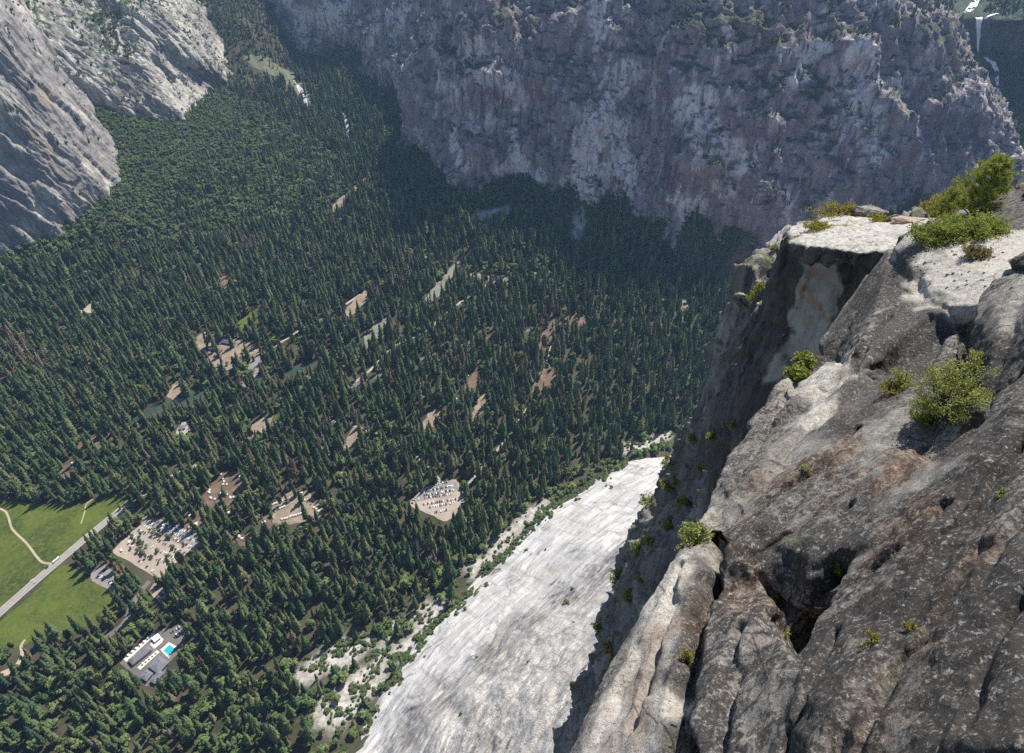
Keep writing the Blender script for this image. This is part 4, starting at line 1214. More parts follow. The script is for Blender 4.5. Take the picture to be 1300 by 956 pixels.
def scatter_group():
    g = bpy.data.node_groups.new('scatter', 'GeometryNodeTree')
    g.interface.new_socket('Geometry', in_out='INPUT', socket_type='NodeSocketGeometry')
    g.interface.new_socket('Kinds', in_out='INPUT', socket_type='NodeSocketCollection')
    g.interface.new_socket('Geometry', in_out='OUTPUT', socket_type='NodeSocketGeometry')
    N = g.nodes; i = N.new('NodeGroupInput'); o_ = N.new('NodeGroupOutput')
    ci = N.new('GeometryNodeCollectionInfo'); ci.inputs['Separate Children'].default_value = True; ci.inputs['Reset Children'].default_value = True
    ip = N.new('GeometryNodeInstanceOnPoints'); ip.inputs['Pick Instance'].default_value = True
    def at(n, ty):
        a = N.new('GeometryNodeInputNamedAttribute'); a.data_type = ty; a.inputs['Name'].default_value = n; return a.outputs['Attribute']
    L = g.links
    L.new(i.outputs['Geometry'], ip.inputs['Points']); L.new(i.outputs['Kinds'], ci.inputs['Collection'])
    L.new(ci.outputs[0], ip.inputs['Instance']); L.new(at('which', 'INT'), ip.inputs['Instance Index'])
    L.new(at('turn', 'FLOAT_VECTOR'), ip.inputs['Rotation']); L.new(at('size', 'FLOAT_VECTOR'), ip.inputs['Scale'])
    L.new(ip.outputs[0], o_.inputs[0]); return g, i.outputs['Kinds'].identifier if hasattr(i.outputs['Kinds'], 'identifier') else 'Socket_1'


SCAT, SCAT_ID = scatter_group()


def scatter(name, P, size, which, kinds, tilt=0.0):
    """a mass nobody could count: kinds is a collection of source meshes"""
    me = bpy.data.meshes.new(name); n = len(P)
    me.vertices.add(n); me.vertices.foreach_set('co', np.asarray(P, np.float32).ravel())
    a = me.attributes.new('which', 'INT', 'POINT'); a.data.foreach_set('value', np.asarray(which, np.int32))
    a = me.attributes.new('turn', 'FLOAT_VECTOR', 'POINT'); tr = np.zeros((n, 3)); tr[:, 2] = RNG.uniform(0, 6.28, n); tr[:, :2] = RNG.normal(0, tilt, (n, 2)); a.data.foreach_set('vector', tr.astype(np.float32).ravel())
    a = me.attributes.new('size', 'FLOAT_VECTOR', 'POINT'); a.data.foreach_set('vector', np.asarray(size, np.float32).ravel())
    o = link(name, me); md = o.modifiers.new('scatter', 'NODES'); md.node_group = SCAT; md[SCAT_ID] = kinds
    return tag(o, kind='stuff')


def kinds_of(name, meshes):
    c_ = bpy.data.collections.new(name)
    for k, m in enumerate(meshes):
        ob = bpy.data.objects.new('%s_%02d' % (name, k), m); c_.objects.link(ob)
    return c_


K_TREE = kinds_of('tree_kinds', [source('t', c_, T_CON) for c_ in CONES] + [source('t', c_, T_CON) for c_ in CDEAD] + [source('t', c_, T_OAK[k % 2]) for k, c_ in enumerate(OAKS)] + [source('t', c_, T_CON) for c_ in PINES])

# ---- where the trees of the valley stand
step = 10.4
xs = np.arange(-1750, 1500, step); ys = np.arange(300, 4100, step)
TX, TY = np.meshgrid(xs, ys); TP_ = np.c_[TX.ravel(), TY.ravel()]
TP_ += RNG.uniform(-0.78, 0.78, TP_.shape) * step
tz = ground(TP_[:, 0], TP_[:, 1]); T3 = np.c_[TP_, tz]
px, py, fw = to_px(T3)
keep = (fw > 0) & (px > -110) & (px < 1190) & (py > -45) & (py < 1075)
keep &= RNG.random(len(T3)) < np.where(T3[:, 1] > 2700, 0.75, 1.0)
T3, px, py = T3[keep], px[keep], py[keep]
hd = T3[:, :2] / np.linalg.norm(T3[:, :2], axis=1)[:, None]
ok = np.ones(len(T3), bool)
for poly, reach in OPEN:
    lo, hi = poly.min(0) - reach - 5, poly.max(0) + 5
    c_ = np.where(((T3[:, :2] > lo) & (T3[:, :2] < hi)).all(1))[0]
    spare = RNG.random(len(c_)) < (0.0 if reach in (0, 14, 12, 22, 24, 34) or len(poly) < 30 else 0.12)
    rr_ = reach * RNG.uniform(0.35, 1.1, len(c_))
    for k in (0, 0.5, 1.0):
        if k and not reach: continue
        ok[c_] &= ~poly_in(T3[c_, :2] + hd[c_] * (rr_ * k)[:, None], poly) | spare
s_, w_ = apron_sw(T3[:, 0], T3[:, 1]); w_ = w_ - apron_off(s_)
edge = 10 * fbm(np.c_[s_ / 45, s_ * 0, s_ * 0 + 2], 3)
ok &= ~((w_ > 2 + edge) & (s_ > -420))
T3, px, py, s_, w_, edge = [q[ok] for q in (T3, px, py, s_, w_, edge)]
# patchy stands: thin places, dead trees, leafy trees
stand = fbm(np.c_[T3[:, :2] / 95, np.zeros(len(T3))], 3); st2 = fbm(np.c_[T3[:, :2] / 38, np.full(len(T3), 5)], 3)
# lie of the screes and the rocky fan: fewer trees
scr = np.zeros(len(T3))
for k, q in enumerate(SCREE): scr = np.maximum(scr, cap_mask(T3, q, (38, 40, 24, 26, 30, 36, 30, 34, 28)[k], 0.5, 12, 25))
dens = 1 - 0.55 * sstep(0.15, 0.6, stand) - 0.25 * sstep(0.2, 0.6, fbm(np.c_[T3[:, :2] / 26, np.full(len(T3), 25.)], 2)) - 0.9 * scr * (RNG.random(len(T3)) < 0.93)
near_apron = sstep(-70, -10, w_) * (s_ > -420)
fan = np.where(poly_in(np.c_[px, py], [(90, 100), (235, 130), (330, 130), (430, 200), (445, 262), (300, 296), (200, 318), (100, 330), (-60, 350), (-60, 250), (120, 240)]), 1.0, 0.0)
foot = sstep(25, 60, T3[:, 2]) * (px > 430)
oakp = 0.06 + 0.30 * sstep(0.1, 0.6, st2) + 0.75 * near_apron + 0.62 * fan * sstep(-0.5, 0.3, stand) + 0.55 * foot
oakp += 0.45 * sstep(790, 850, py) * (px < 480) * sstep(-0.2, 0.3, st2) + 0.4 * sstep(40, 90, T3[:, 2]) * (px < 300)
oakp += 0.35 * (np.abs(py - 340) < 12) * (px > 540) * (px < 900)
m_ = RNG.random(len(T3)) < dens
T3, px, py, s_, w_, stand, st2, oakp, near_apron, fan = [q[m_] for q in (T3, px, py, s_, w_, stand, st2, oakp, near_apron, fan)]
n = len(T3)
isoak = RNG.random(n) < oakp
H = np.where(isoak, RNG.uniform(10, 20, n) * (1 - 0.25 * near_apron), np.clip(RNG.normal(39, 9.5, n) + 6 * stand, 14, 60))
H = H * np.where(T3[:, 2] > 60, 0.72, 1.0) * np.where((fan > 0) & ~isoak, 0.78, 1.0)
small = RNG.random(n) < 0.24; H = np.where(small & ~isoak, H * 0.55, H)
Wd = np.where(isoak, H * RNG.uniform(0.95, 1.3, n), H ** 0.85 * RNG.uniform(1.9, 2.7, n))
which = np.where(isoak, 8 + RNG.integers(0, 4, n), RNG.choice(6, n, p=(.24, .22, .18, .14, .12, .10)))
deadp = np.full(n, 0.012)
for (cx, cy, rr, pr) in ((15, 450, 28, .55), (55, 465, 18, .3), (10, 480, 16, .5), (70, 415, 22, .3), (320, 316, 14, .5), (700, 420, 34, .3), (350, 490, 18, .35), (340, 500, 40, .12), (690, 470, 28, .3), (600, 490, 26, .25),
                       (445, 330, 60, .10), (560, 430, 60, .10), (900, 345, 50, .12), (230, 580, 120, .03), (440, 560, 40, .12), (480, 340, 50, .12), (375, 605, 8, .6)):
    deadp = np.maximum(deadp, pr * ((px - cx) ** 2 + ((py - cy) * 1.3) ** 2 < rr * rr))
dead = (RNG.random(n) < deadp) & ~isoak
which = np.where(dead, np.where(RNG.random(n) < 0.62, 6, 7), which)
pine = (RNG.random(n) < 0.05 + 0.45 * sstep(-0.1, 0.5, fbm(np.c_[T3[:, :2] / 60, np.full(n, 15.)], 3))) & ~isoak & ~dead
which = np.where(pine, 12 + RNG.integers(0, 3, n), which); H = np.where(pine, H * RNG.uniform(0.6, 0.95, n), H); Wd = np.where(pine, H * RNG.uniform(0.38, 0.52, n), Wd)
SZ = np.c_[Wd, Wd, H]
T3[:, 2] -= 0.3

# the largest in view stand as trees of their own; the rest is the forest
hid = Surf(); hid.b = NEAR.b + MID.b + [apron_bvh]
ph = H / np.linalg.norm(T3 - np.array((0, 0, HC)), axis=1)
px2, py2, _ = to_px(T3 + np.c_[np.zeros(n), np.zeros(n), H * 0.7])
cand = np.where((px2 > 4) & (px2 < 1296) & (py2 < 855) & (py2 > 350))[0]
single = np.zeros(n, bool)


def region(x, y):
    if x < 128 and y > 792: return 'among the mixed woodland below the green meadow'
    if x < 172 and y > 690: return 'in the belt between the meadow road and the parking lots'
    if x < 270 and y > 765: return 'close around the grey roofed buildings with the pool'
    if y > 790: return 'on the lower slope left of the pale scree'
    if x < 300 and y > 690: return 'just behind the hotel parking below the large parking lot'
    if x < 130: return 'in the dense forest on the far side of the meadow'
    if x < 330 and y > 560: return 'around the white cabins beside the large parking lot'
    if x > 600 and y > 560: return 'along the edge of the pale granite apron'
    if y > 560 and x > 480: return 'around the small pinkish gravel parking lot'
    if y > 560: return 'between the two rows of white tents and the apron foot'
    if x < 340: return 'in the valley forest around the river and barns'
    return 'in the middle of the dark valley forest'


for kind_sel, lim, cat in ((~isoak & ~dead, 300, 'conifer'), (isoak, 220, 'broadleaf'), (dead, 60, 'dead')):
    ids = cand[kind_sel[cand]]
    ids = ids[np.argsort(-ph[ids])]
    got = 0
    for i in ids:
        if got >= lim: break
        if i % 7 == 9: continue
        tip = Vector(T3[i]) + Vector((0, 0, H[i] * .75)); d_ = tip - CAM; L_ = d_.length; d_.normalize()
        if any((h_[3] or 1e9) < L_ - 30 for h_ in (b.ray_cast(CAM, d_) for b in hid.b) if h_[0] is not None): continue
        single[i] = True; got += 1
        nm = {'conifer': 'conifer_tree', 'broadleaf': 'broadleaf_tree', 'dead': 'dead_tree'}[cat]
        r_ = empty(nm, T3[i], RNG.uniform(0, 6.28)); r_.scale = SZ[i]
        wk = which[i]
        crown = (CONES + CDEAD + OAKS + PINES)[wk]
        link('crown', crown, r_); link('trunk', T_OAK[i % 2] if cat == 'broadleaf' else T_CON, r_)
        rg = region(px[i], py[i])
        if cat == 'conifer' and wk >= 12: lb_ = 'round topped green pine ' + rg; gp = 'round topped pines ' + rg
        elif cat == 'conifer': lb_ = 'pointed green conifer ' + rg; gp = 'pointed conifers ' + rg
        elif cat == 'broadleaf': lb_ = 'round leafy green tree ' + rg; gp = 'leafy trees ' + rg
        else:
            dd = 'reddish brown dead conifer ' if wk == 6 else 'bare grey dead conifer '
            lb_ = dd + rg; gp = dd.strip() + 's ' + rg
        tag(r_, lb_, 'tree', gp)
rest = ~single
scatter('forest', T3[rest], SZ[rest], which[rest], K_TREE)

_cb = BVHTree.FromPolygons([tuple(v) for v in canyon_V], grid_faces(220, 160).tolist())


def CANYON_HIT(x, y):
    h_ = _cb.ray_cast(CAM, Vector(ray(x, y)))
    return np.array(h_[0]) if h_[0] is not None else W(x, y, 300)


# ---- forest on the side canyon and scrub on the ledges of the walls
for (Vw, Nw, nu, nv, nm) in SCRUB:
    Pw = Vw.reshape(nu, nv, 3); Nn = Nw.reshape(nu, nv, 3)
    N_ = 90000
    a = RNG.uniform(1, nu - 2, N_); b_ = RNG.uniform(1, nv - 2, N_)
    i, j = a.astype(int), b_.astype(int); fa, fb = (a - i)[:, None], (b_ - j)[:, None]
    P_ = (Pw[i, j] * (1 - fa) + Pw[i + 1, j] * fa) * (1 - fb) + (Pw[i, j + 1] * (1 - fa) + Pw[i + 1, j + 1] * fa) * fb
    area_ = np.linalg.norm(np.cross(Pw[i + 1, j] - Pw[i, j], Pw[i, j + 1] - Pw[i, j]), axis=1)
    nz = np.abs(Nn[i, j, 2])
    x_, y_, f_ = to_px(P_)
    nn = fbm(P_ / np.array((70, 70, 55)), 4); n2 = fbm(P_ / 22 + 4, 3)
    p = np.minimum(1, area_ / np.quantile(area_, 0.9))
    if nm == 'canyon':
        fall = [CANYON_HIT(*q) for q in ((1236, 4), (1226, 14), (1243, 24), (1241, 66), (1250, 74), (1262, 84), (1266, 110), (1270, 140))]
        p = p * (cap_mask(P_, fall, 48, 0.3, 10, 30) < 0.3) * (cap_mask(P_, [CANYON_HIT(1250, 30), CANYON_HIT(1290, 40), CANYON_HIT(1285, 70)], 60, .3, 15, 40) < .5)
        p = p * np.where(P_[:, 2] < 300, 0.9, 0.45) * sstep(0.30, 0.55, nz) * sstep(-0.7, 0.0, nn)
    elif nm == 'slab': p = p * 0.22 * sstep(0.02, 0.5, nn + 0.3 * n2) * sstep(0.25, 0.6, nz)
    elif nm == 'column': p = p * 0.10 * sstep(0.1, 0.5, nn + 0.3 * n2) * sstep(0.2, 0.5, nz)
    else: p = p * (1 + 2.0 * CENTRAL_VEG.reshape(nu, nv)[i, j]) * (0.7 * sstep(0.42, 0.62, nz) * sstep(-0.05, 0.4, nn + 0.35 * n2) * (0.55 + 0.45 * sstep(700, 900, x_)) + 0.03 * sstep(0.1, 0.5, n2))
    kp = (RNG.random(N_) < p) & (f_ > 0) & (x_ > -60) & (x_ < 1360) & (y_ > -40) & (y_ < 360)
    P_ = P_[kp]; m = len(P_)
    tall = RNG.random(m) < {'canyon': 0.75, 'central': 0.3, 'slab': 0.2, 'column': 0.1}[nm]
    h_ = np.where(tall, RNG.uniform(12, 26, m), RNG.uniform(4, 9, m)); wd_ = np.where(tall, h_ * RNG.uniform(0.9, 1.3, m), h_ * RNG.uniform(1.0, 1.6, m))
    wh_ = np.where(tall, RNG.integers(0, 5, m), 8 + RNG.integers(0, 4, m))
    P_[:, 2] -= h_ * np.where(tall, 0.04, 0.22)
    scatter('scrub' if nm != 'canyon' else 'woodland', P_, np.c_[wd_, wd_, h_], wh_, K_TREE)
# oak scrub over the rocky fan under the left wall and at the foot of the central wall
P_ = np.c_[RNG.uniform(-1700, 900, 60000), RNG.uniform(1500, 2700, 60000)]; z_ = ground(P_[:, 0], P_[:, 1]); P_ = np.c_[P_, z_ - 1.0]
x_, y_, f_ = to_px(P_)
kp = (poly_in(np.c_[x_, y_], [(90, 100), (235, 130), (330, 130), (400, 190), (400, 240), (300, 290), (200, 318), (100, 330), (-60, 350), (-60, 250), (120, 240)]) | ((z_ > 22) & (x_ > 500) & (y_ > 180)))
kp &= RNG.random(len(P_)) < 0.9 - 0.7 * sstep(0.2, 0.7, fbm(P_ / 55, 3))
for k, q in enumerate(SCREE): kp &= cap_mask(P_, q, 30, 0.5, 12, 25) < 0.5
P_ = P_[kp]; m_ = len(P_); h_ = RNG.uniform(5, 11, m_); wd_ = h_ * RNG.uniform(1.0, 1.5, m_)
scatter('scrub', P_, np.c_[wd_, wd_, h_], 8 + RNG.integers(0, 4, m_), K_TREE)
# shrubs on the apron's edge and cracks
P_ = []
for k in range(5200):
    s0, w0 = random.uniform(-330, 700), abs(random.gauss(0, 1)) * 16 - 10
    if k % 26 == 0: w0 = random.uniform(0, 260)
    x0, y0 = APR_O + APR_E * s0 + APR_N * (w0 + apron_off(s0))
    q = fbm(np.array([[x0 / 30, y0 / 30, 3]]), 3)[0] + (0.35 if w0 < 16 else -0.25) - (0.0 if s0 < 480 else 0.2)
    if q < 0.12: continue
    h_ = apron_bvh.ray_cast(Vector((x0, y0, 900)), Vector((0, 0, -1)))
    if h_[0] is None: continue
    P_.append((h_[0].x, h_[0].y, h_[0].z - 0.4))
for q_, r_, c_ in ((SCREE[0], 34, 520), (SCREE[1], 34, 620), (SCREE[2], 20, 120), (SCREE[3], 22, 160)):
    for k in range(c_):
        i = random.randrange(len(q_) - 1) if len(q_) > 1 else 0; f_ = random.random()
        p = q_[i] * (1 - f_) + q_[min(i + 1, len(q_) - 1)] * f_ + np.array((random.gauss(0, r_ * .7), random.gauss(0, r_ * .7), 0))
        ss_, ww_ = apron_sw(p[0], p[1])
        if ww_ - apron_off(ss_) > 0: continue
        if fbm(np.array([[p[0] / 24, p[1] / 24, 8]]), 3)[0] < -0.1: continue
        P_.append((p[0], p[1], ground(p[0], p[1])[0] - 0.3))
P_ = np.array(P_); m = len(P_); h_ = RNG.uniform(1.5, 5.5, m); wd_ = h_ * RNG.uniform(1.2, 2.0, m)
M_SHRUB = foliage('shrub_leaves', [(0.0, (0.05, 0.085, 0.022)), (0.5, (0.085, 0.125, 0.034)), (1.0, (0.14, 0.155, 0.05))])
K_SHRUB = kinds_of('shrub_kinds', [oak_crown(31, 0.5, 200, M_SHRUB, 0.9, 0.05, 0.10), oak_crown(32, 0.45, 180, M_SHRUB, 0.9, 0.05, 0.10), oak_crown(33, 0.55, 220, M_SHRUB, 0.7, 0.05, 0.10)])
scatter('shrubbery', P_, np.c_[wd_, wd_, h_], RNG.integers(0, 3, m), K_SHRUB)

# ------------------------------------------------------------------ vehicles
M_GLASS = flat('car_glass', (0.02, 0.025, 0.03), 0.1, 0.0, 1, 0.5)
M_TYRE = flat('tyre_rubber', (0.02, 0.02, 0.02), 0.9)
PAINT = {k: flat('paint_' + k, c, 0.3, 0.02, 1, 0.5) for k, c in (('white', (0.80, 0.80, 0.79)), ('silver', (0.50, 0.51, 0.52)), ('black', (0.02, 0.02, 0.023)), ('grey', (0.16, 0.165, 0.17)),
                                                             ('blue', (0.04, 0.08, 0.20)), ('red', (0.30, 0.03, 0.025)), ('tan', (0.36, 0.30, 0.22)), ('green', (0.05, 0.10, 0.07)))}


def car_mesh(kind, paint):
    m = MB()
    if kind == 'saloon':
        L, Wc, H1, H2 = 4.7, 1.85, 0.86, 1.45
        body = [(-L/2, .35), (-L/2, .80), (-L/2 + .9, .92), (L/2 - 1.2, .90), (L/2 - .1, .72), (L/2, .38)]
        cab = [(-L/2 + .75, .90), (-L/2 + 1.45, H2), (.35, H2), (1.15, .90)]
    elif kind == 'estate':
        L, Wc = 4.8, 1.95
        body = [(-L/2, .40), (-L/2, 1.02), (L/2 - 1.2, 1.00), (L/2 - .1, .86), (L/2, .42)]
        cab = [(-L/2 + .08, 1.0), (-L/2 + .35, 1.74), (.5, 1.74), (1.25, 1.0)]
    elif kind == 'pickup':
        L, Wc = 5.6, 2.0
        body = [(-L/2, .45), (-L/2, 1.05), (L/2 - 1.4, 1.05), (L/2 - .1, .95), (L/2, .45)]
        cab = [(-.5, 1.04), (-.35, 1.82), (.75, 1.82), (1.4, 1.04)]
    elif kind == 'van':
        L, Wc = 6.4, 2.3
        body = [(-L/2, .45), (-L/2, 2.75), (L/2 - 1.7, 2.80), (L/2 - 1.1, 1.9), (L/2 - .1, 1.25), (L/2, .5)]
        cab = [(L/2 - 1.62, 1.75), (L/2 - 1.6, 2.4), (L/2 - 1.35, 2.3), (L/2 - .95, 1.75)]
    else:                                           # bus
        L, Wc = 11.5, 2.6
        body = [(-L/2, .45), (-L/2, 3.1), (L/2 - .2, 3.1), (L/2, 1.2), (L/2, .45)]
        cab = [(-L/2 + .3, 1.6), (-L/2 + .3, 2.6), (L/2 - .05, 2.6), (L/2 + .02, 1.6)]
    m.prism(body, -Wc / 2, Wc / 2, 0)
    ins = 0.13 if kind not in ('van', 'bus') else -0.015
    m.prism(cab, -Wc / 2 + ins, Wc / 2 - ins, 1)
    if kind in ('saloon', 'estate', 'pickup'):
        x0, x1, zt = cab[1][0], cab[2][0], cab[1][1]
        m.box(((x0 + x1) / 2, 0, zt + .02), (x1 - x0 + .1, Wc - .30, .06), 0, 0)
    else:
        pass
    if kind == 'pickup':
        m.box((-1.6, 0, 1.02), (2.0, Wc - .25, .10), 0, 2)
    for sx in (-L / 2 + .95, L / 2 - .95):
        for sy in (-1, 1): m.cyl((sx, sy * (Wc / 2 - .12), .34), (sx, sy * (Wc / 2 + .02), .34), .34, .34, 10, 2)
    return m.mesh('car', [paint, M_GLASS, M_TYRE])


CARS = {}


def car(kind, colour, p, rz, label, group):
    key = (kind, colour)
    if key not in CARS: CARS[key] = car_mesh(kind, PAINT[colour])
    o = link('parked_car' if kind in ('saloon', 'estate', 'pickup') else ('bus' if kind == 'bus' else 'camper_van'), CARS[key])
    o.location = p; o.rotation_euler = (0, 0, rz)
    cat = {'saloon': 'car', 'estate': 'car', 'pickup': 'pickup truck', 'van': 'van', 'bus': 'bus'}[kind]
    tag(o, label.replace('the upper edge of', 'the top edge of'), cat, group); return o


KN = {'saloon': 'saloon car', 'estate': 'estate car', 'pickup': 'pickup truck', 'van': 'camper van'}


def row(a, b, count, where, group, fill=0.85, face=math.pi / 2, z=0.56):
    A, B = W(*a)[:2], W(*b)[:2]
    d = B - A; L = np.linalg.norm(d); ang = math.atan2(d[1], d[0])
    for k in range(count):
        if random.random() > fill: continue
        p = A + d * (k + 0.5) / count + np.array((random.gauss(0, .15), random.gauss(0, .25)))
        kind = random.choices(('saloon', 'estate', 'pickup', 'van'), (.45, .38, .11, .06))[0]
        colour = random.choices(list(PAINT), (.30, .19, .17, .15, .08, .06, .03, .02))[0]
        if kind == 'van': colour = random.choice(('white', 'tan'))
        car(kind, colour, (p[0], p[1], z), ang + face + random.choice((0, math.pi)) + random.gauss(0, .03), '%s %s in the %s' % (colour, KN[kind], where), group)


G1, G2 = 'cars in the large tree dotted parking lot', 'cars in the small pinkish gravel lot'
big = 'large lot beside the meadow'
row((192, 660.5), (254, 683), 24, 'topmost asphalt row of the ' + big, G1, .9)
row((187, 663.5), (249, 688), 24, 'second row of the ' + big, G1, .85)
row((183, 668), (212, 680), 11, 'third row, upper half, of the ' + big, G1, .8)
row((214, 681), (243, 695), 12, 'third row, right half, of the ' + big, G1, .9)
row((175, 673), (205, 688), 12, 'fourth row, left half, of the ' + big, G1, .75)
row((207, 689), (238, 704), 12, 'fourth row, right half, of the ' + big, G1, .8)
row((168, 680), (200, 698), 13, 'fifth row, left half, of the ' + big, G1, .7)
row((204, 700), (230, 713), 10, 'fifth row, right half, of the ' + big, G1, .8)
row((160, 688), (190, 708), 12, 'sixth row of the ' + big, G1, .7)
row((196, 708), (222, 718), 9, 'short lower right row of the ' + big, G1, .7)
row((153, 697), (163, 685), 5, 'row along the meadow side of the ' + big, G1, .6)
row((176, 712), (198, 728), 9, 'bottom row of the ' + big, G1, .6)
row((128, 732), (148, 746), 10, 'small asphalt lot under the conifers near the road', 'cars in the small asphalt lot', .85, z=0.42)
row((122, 735), (134, 722), 6, 'top edge of the small asphalt lot', 'cars in the small asphalt lot', .6, z=0.42)
row((193, 753), (201, 743), 5, 'left side of the little gravel lot above the grey roofs', 'cars in the little gravel lot', .9, z=0.42)
row((201, 762), (209, 752), 5, 'right side of the little gravel lot above the grey roofs', 'cars in the little gravel lot', .9, z=0.42)
pk = 'pinkish gravel lot'
row((541, 618.5), (570, 611.5), 13, 'shaded top row of the ' + pk, G2, .75)
row((537.5, 624.5), (576, 617), 17, 'second row of the ' + pk, G2, .9)
row((533, 630), (577, 622.5), 18, 'third row of the ' + pk, G2, .85)
row((530.5, 634), (577, 627), 18, 'fourth row of the ' + pk, G2, .8)
row((536.5, 641), (579.5, 634), 17, 'fifth row of the ' + pk, G2, .75)
row((542, 645), (578, 638), 14, 'sixth row of the ' + pk, G2, .75)
row((551, 651), (573, 646.5), 9, 'bottom row of the ' + pk, G2, .55)
row((584, 615), (588, 640), 11, 'right hand column of the ' + pk, G2, .8)
row((523, 640), (527, 631), 5, 'left edge of the ' + pk, G2, .7)
# traffic on the meadow road
dR = W(80, 708)[:2] - W(0, 778)[:2]; aR = math.atan2(dR[1], dR[0])
for kk, cc, pxy, lb_ in (('saloon', 'white', (40.5, 737.5), 'white car driving on the meadow road, lower of the two'), ('estate', 'silver', (45, 739.5), 'silver estate car passing a white car on the meadow road'),
                         ('estate', 'black', (60, 721), 'black car pulled over at the path junction on the meadow road'), ('bus', 'white', (72, 711.5), 'white bus on the meadow road by the trees')):
    p = W(*pxy); car(kk, cc, (p[0], p[1], 0.50), aR, lb_, None)
for kk, cc, pxy, lb_, dz in (('van', 'white', (154.5, 699), 'white camper van at the left corner of the large parking lot', .42), ('van', 'white', (165, 688), 'white camper van on the meadow side of the large parking lot', .42), ('estate', 'white', (168, 754), 'white estate car on the bend of the service road', .42),
                         ('van', 'white', (92, 589), 'white camper van on reddish ground north of the meadow', .4), ('van', 'white', (100, 593), 'white van at the right end of the reddish clearing', .4), ('van', 'white', (232, 545), 'white camper van in the small clearing by the river', .4),
                         ('estate', 'white', (324, 446), 'white car at the right end of the barn clearing', .4), ('saloon', 'white', (248, 458), 'white car left of the barns', .4)):
    p = W(*pxy); car(kk, cc, (p[0], p[1], dz), random.uniform(0, 3), lb_, None)

# ------------------------------------------------------------------ canvas tent cabins
M_CANVAS = flat('white_canvas', (0.72, 0.71, 0.67), 0.9, 0.06, 0.4); M_WOOD = flat('cabin_wood', (0.16, 0.11, 0.075), 0.9, 0.2, 1)


def tent_mesh():
    m = MB()
    m.box((0, 0, .25), (5.2, 4.3, .5), 0, 1)
    m.prism([(-2.4, .5), (-2.4, 2.1), (2.4, 2.1), (2.4, .5)], -1.95, 1.95, 0)
    pf = [(-2.75, 2.0), (0, 3.5), (2.75, 2.0), (2.75, 1.93), (0, 3.40), (-2.75, 1.93)]
    n = len(m.V)
    m.prism([(-2.75, 2.05), (0, 3.5), (2.75, 2.05)], -2.4, 2.4, 0)
    m.box((0, -1.98, 1.3), (0.9, 0.08, 1.7), 0, 1)
    m.box((0, -2.6, .22), (1.6, 1.2, .3), 0, 1)
    return m.mesh('tent_cabin', [M_CANVAS, M_WOOD])


TENT = tent_mesh(); tent_n = [0]


def tent(px, py, rz, label, group):
    p = W(px, py); o = link('tent_cabin', TENT); o.location = (p[0], p[1], 0.36); o.rotation_euler = (0, 0, rz); o.scale = (.66, .66, .80)
    tag(o, label, 'tent', group)


def tents(a, b, n, rz, label, group, jit=0.4):
    rz += 1.2; n = max(1, round(n * 0.88)) if n > 3 else n
    for k in range(n):
        f = (k + .5) / n
        tent(a[0] + (b[0] - a[0]) * f + random.gauss(0, jit), a[1] + (b[1] - a[1]) * f + random.gauss(0, jit), rz + random.gauss(0, .08), label, group)


TR = 'white tents in the right hand camp clearing'
tents((357, 637), (386, 625.5), 10, 0.5, 'white canvas tent in the top row of the right hand camp clearing', TR)
tents((348, 650), (363, 642), 6, 0.5, 'white canvas tent in the middle left row of the right hand camp clearing', TR)
tents((380, 636), (393, 635), 5, 0.5, 'white canvas tent at the middle right of the right hand camp clearing', TR)
tents((357, 660), (384, 652), 10, 0.5, 'white canvas tent in the lower row of the right hand camp clearing', TR)
tents((399, 645), (411, 650), 7, 1.1, 'white canvas tent in the cluster at the right edge of the right hand camp clearing', TR, 1.2)
tents((346, 641), (352, 639), 3, 0.4, 'white canvas tent at the upper left corner of the right hand camp clearing', TR)
TL = 'white tents in the middle camp among trees'
tents((279, 601), (286, 616), 9, 0.9, 'white canvas tent in the upper left string of the middle camp', TL, 1.3)
tents((305, 604), (304, 611), 4, 0.3, 'white canvas tent in the upper right pair of rows of the middle camp', TL, 0.8)
tents((263, 618), (272, 637), 8, 0.9, 'white canvas tent down the left side of the middle camp', TL, 1.5)
tents((280, 625), (296, 634), 8, 0.4, 'white canvas tent across the centre of the middle camp', TL, 1.3)
tents((283, 645), (296, 652), 7, 0.4, 'white canvas tent at the bottom of the middle camp', TL, 1.6)
TS = 'white tents beside the large parking lot'
tents((248, 644), (240, 658), 9, 1.0, 'white canvas tent in the diagonal line above the large parking lot', TS, 0.7)
tents((246, 663), (262, 674), 9, 0.5, 'white canvas tent in the loose rows right of the large parking lot', TS, 1.6)
tents((241, 667), (250, 676), 5, 0.5, 'white canvas tent nearest the right corner of the large parking lot', TS, 0.8)
TB = 'scattered white tents below the camps'
tents((328, 654), (340, 664), 6, 0.8, 'white canvas tent among trees below the right hand camp', TB, 1.5)
tents((300, 678), (318, 688), 8, 0.5, 'white canvas tent in the scattered group under the conifers', TB, 2.0)
tents((290, 684), (292, 683), 1, 0.5, 'single white canvas tent left of the scattered group', None)
for a, b, w_ in (((686, 462), (698, 464), 'above the reddish clearings in the middle forest'), ((704, 398), (746, 402), 'along the top of the curved reddish clearing'), ((590, 484), (596, 476), 'beside a small clearing in the middle forest'), ((548, 512), (584, 510), 'in the woods left of the middle clearings'), ((432, 530), (440, 534), 'at the left edge of the central forest clearings')):
    tents(a, b, 4, 0.6, 'small white tent ' + w_, 'tents ' + w_, 1.4)

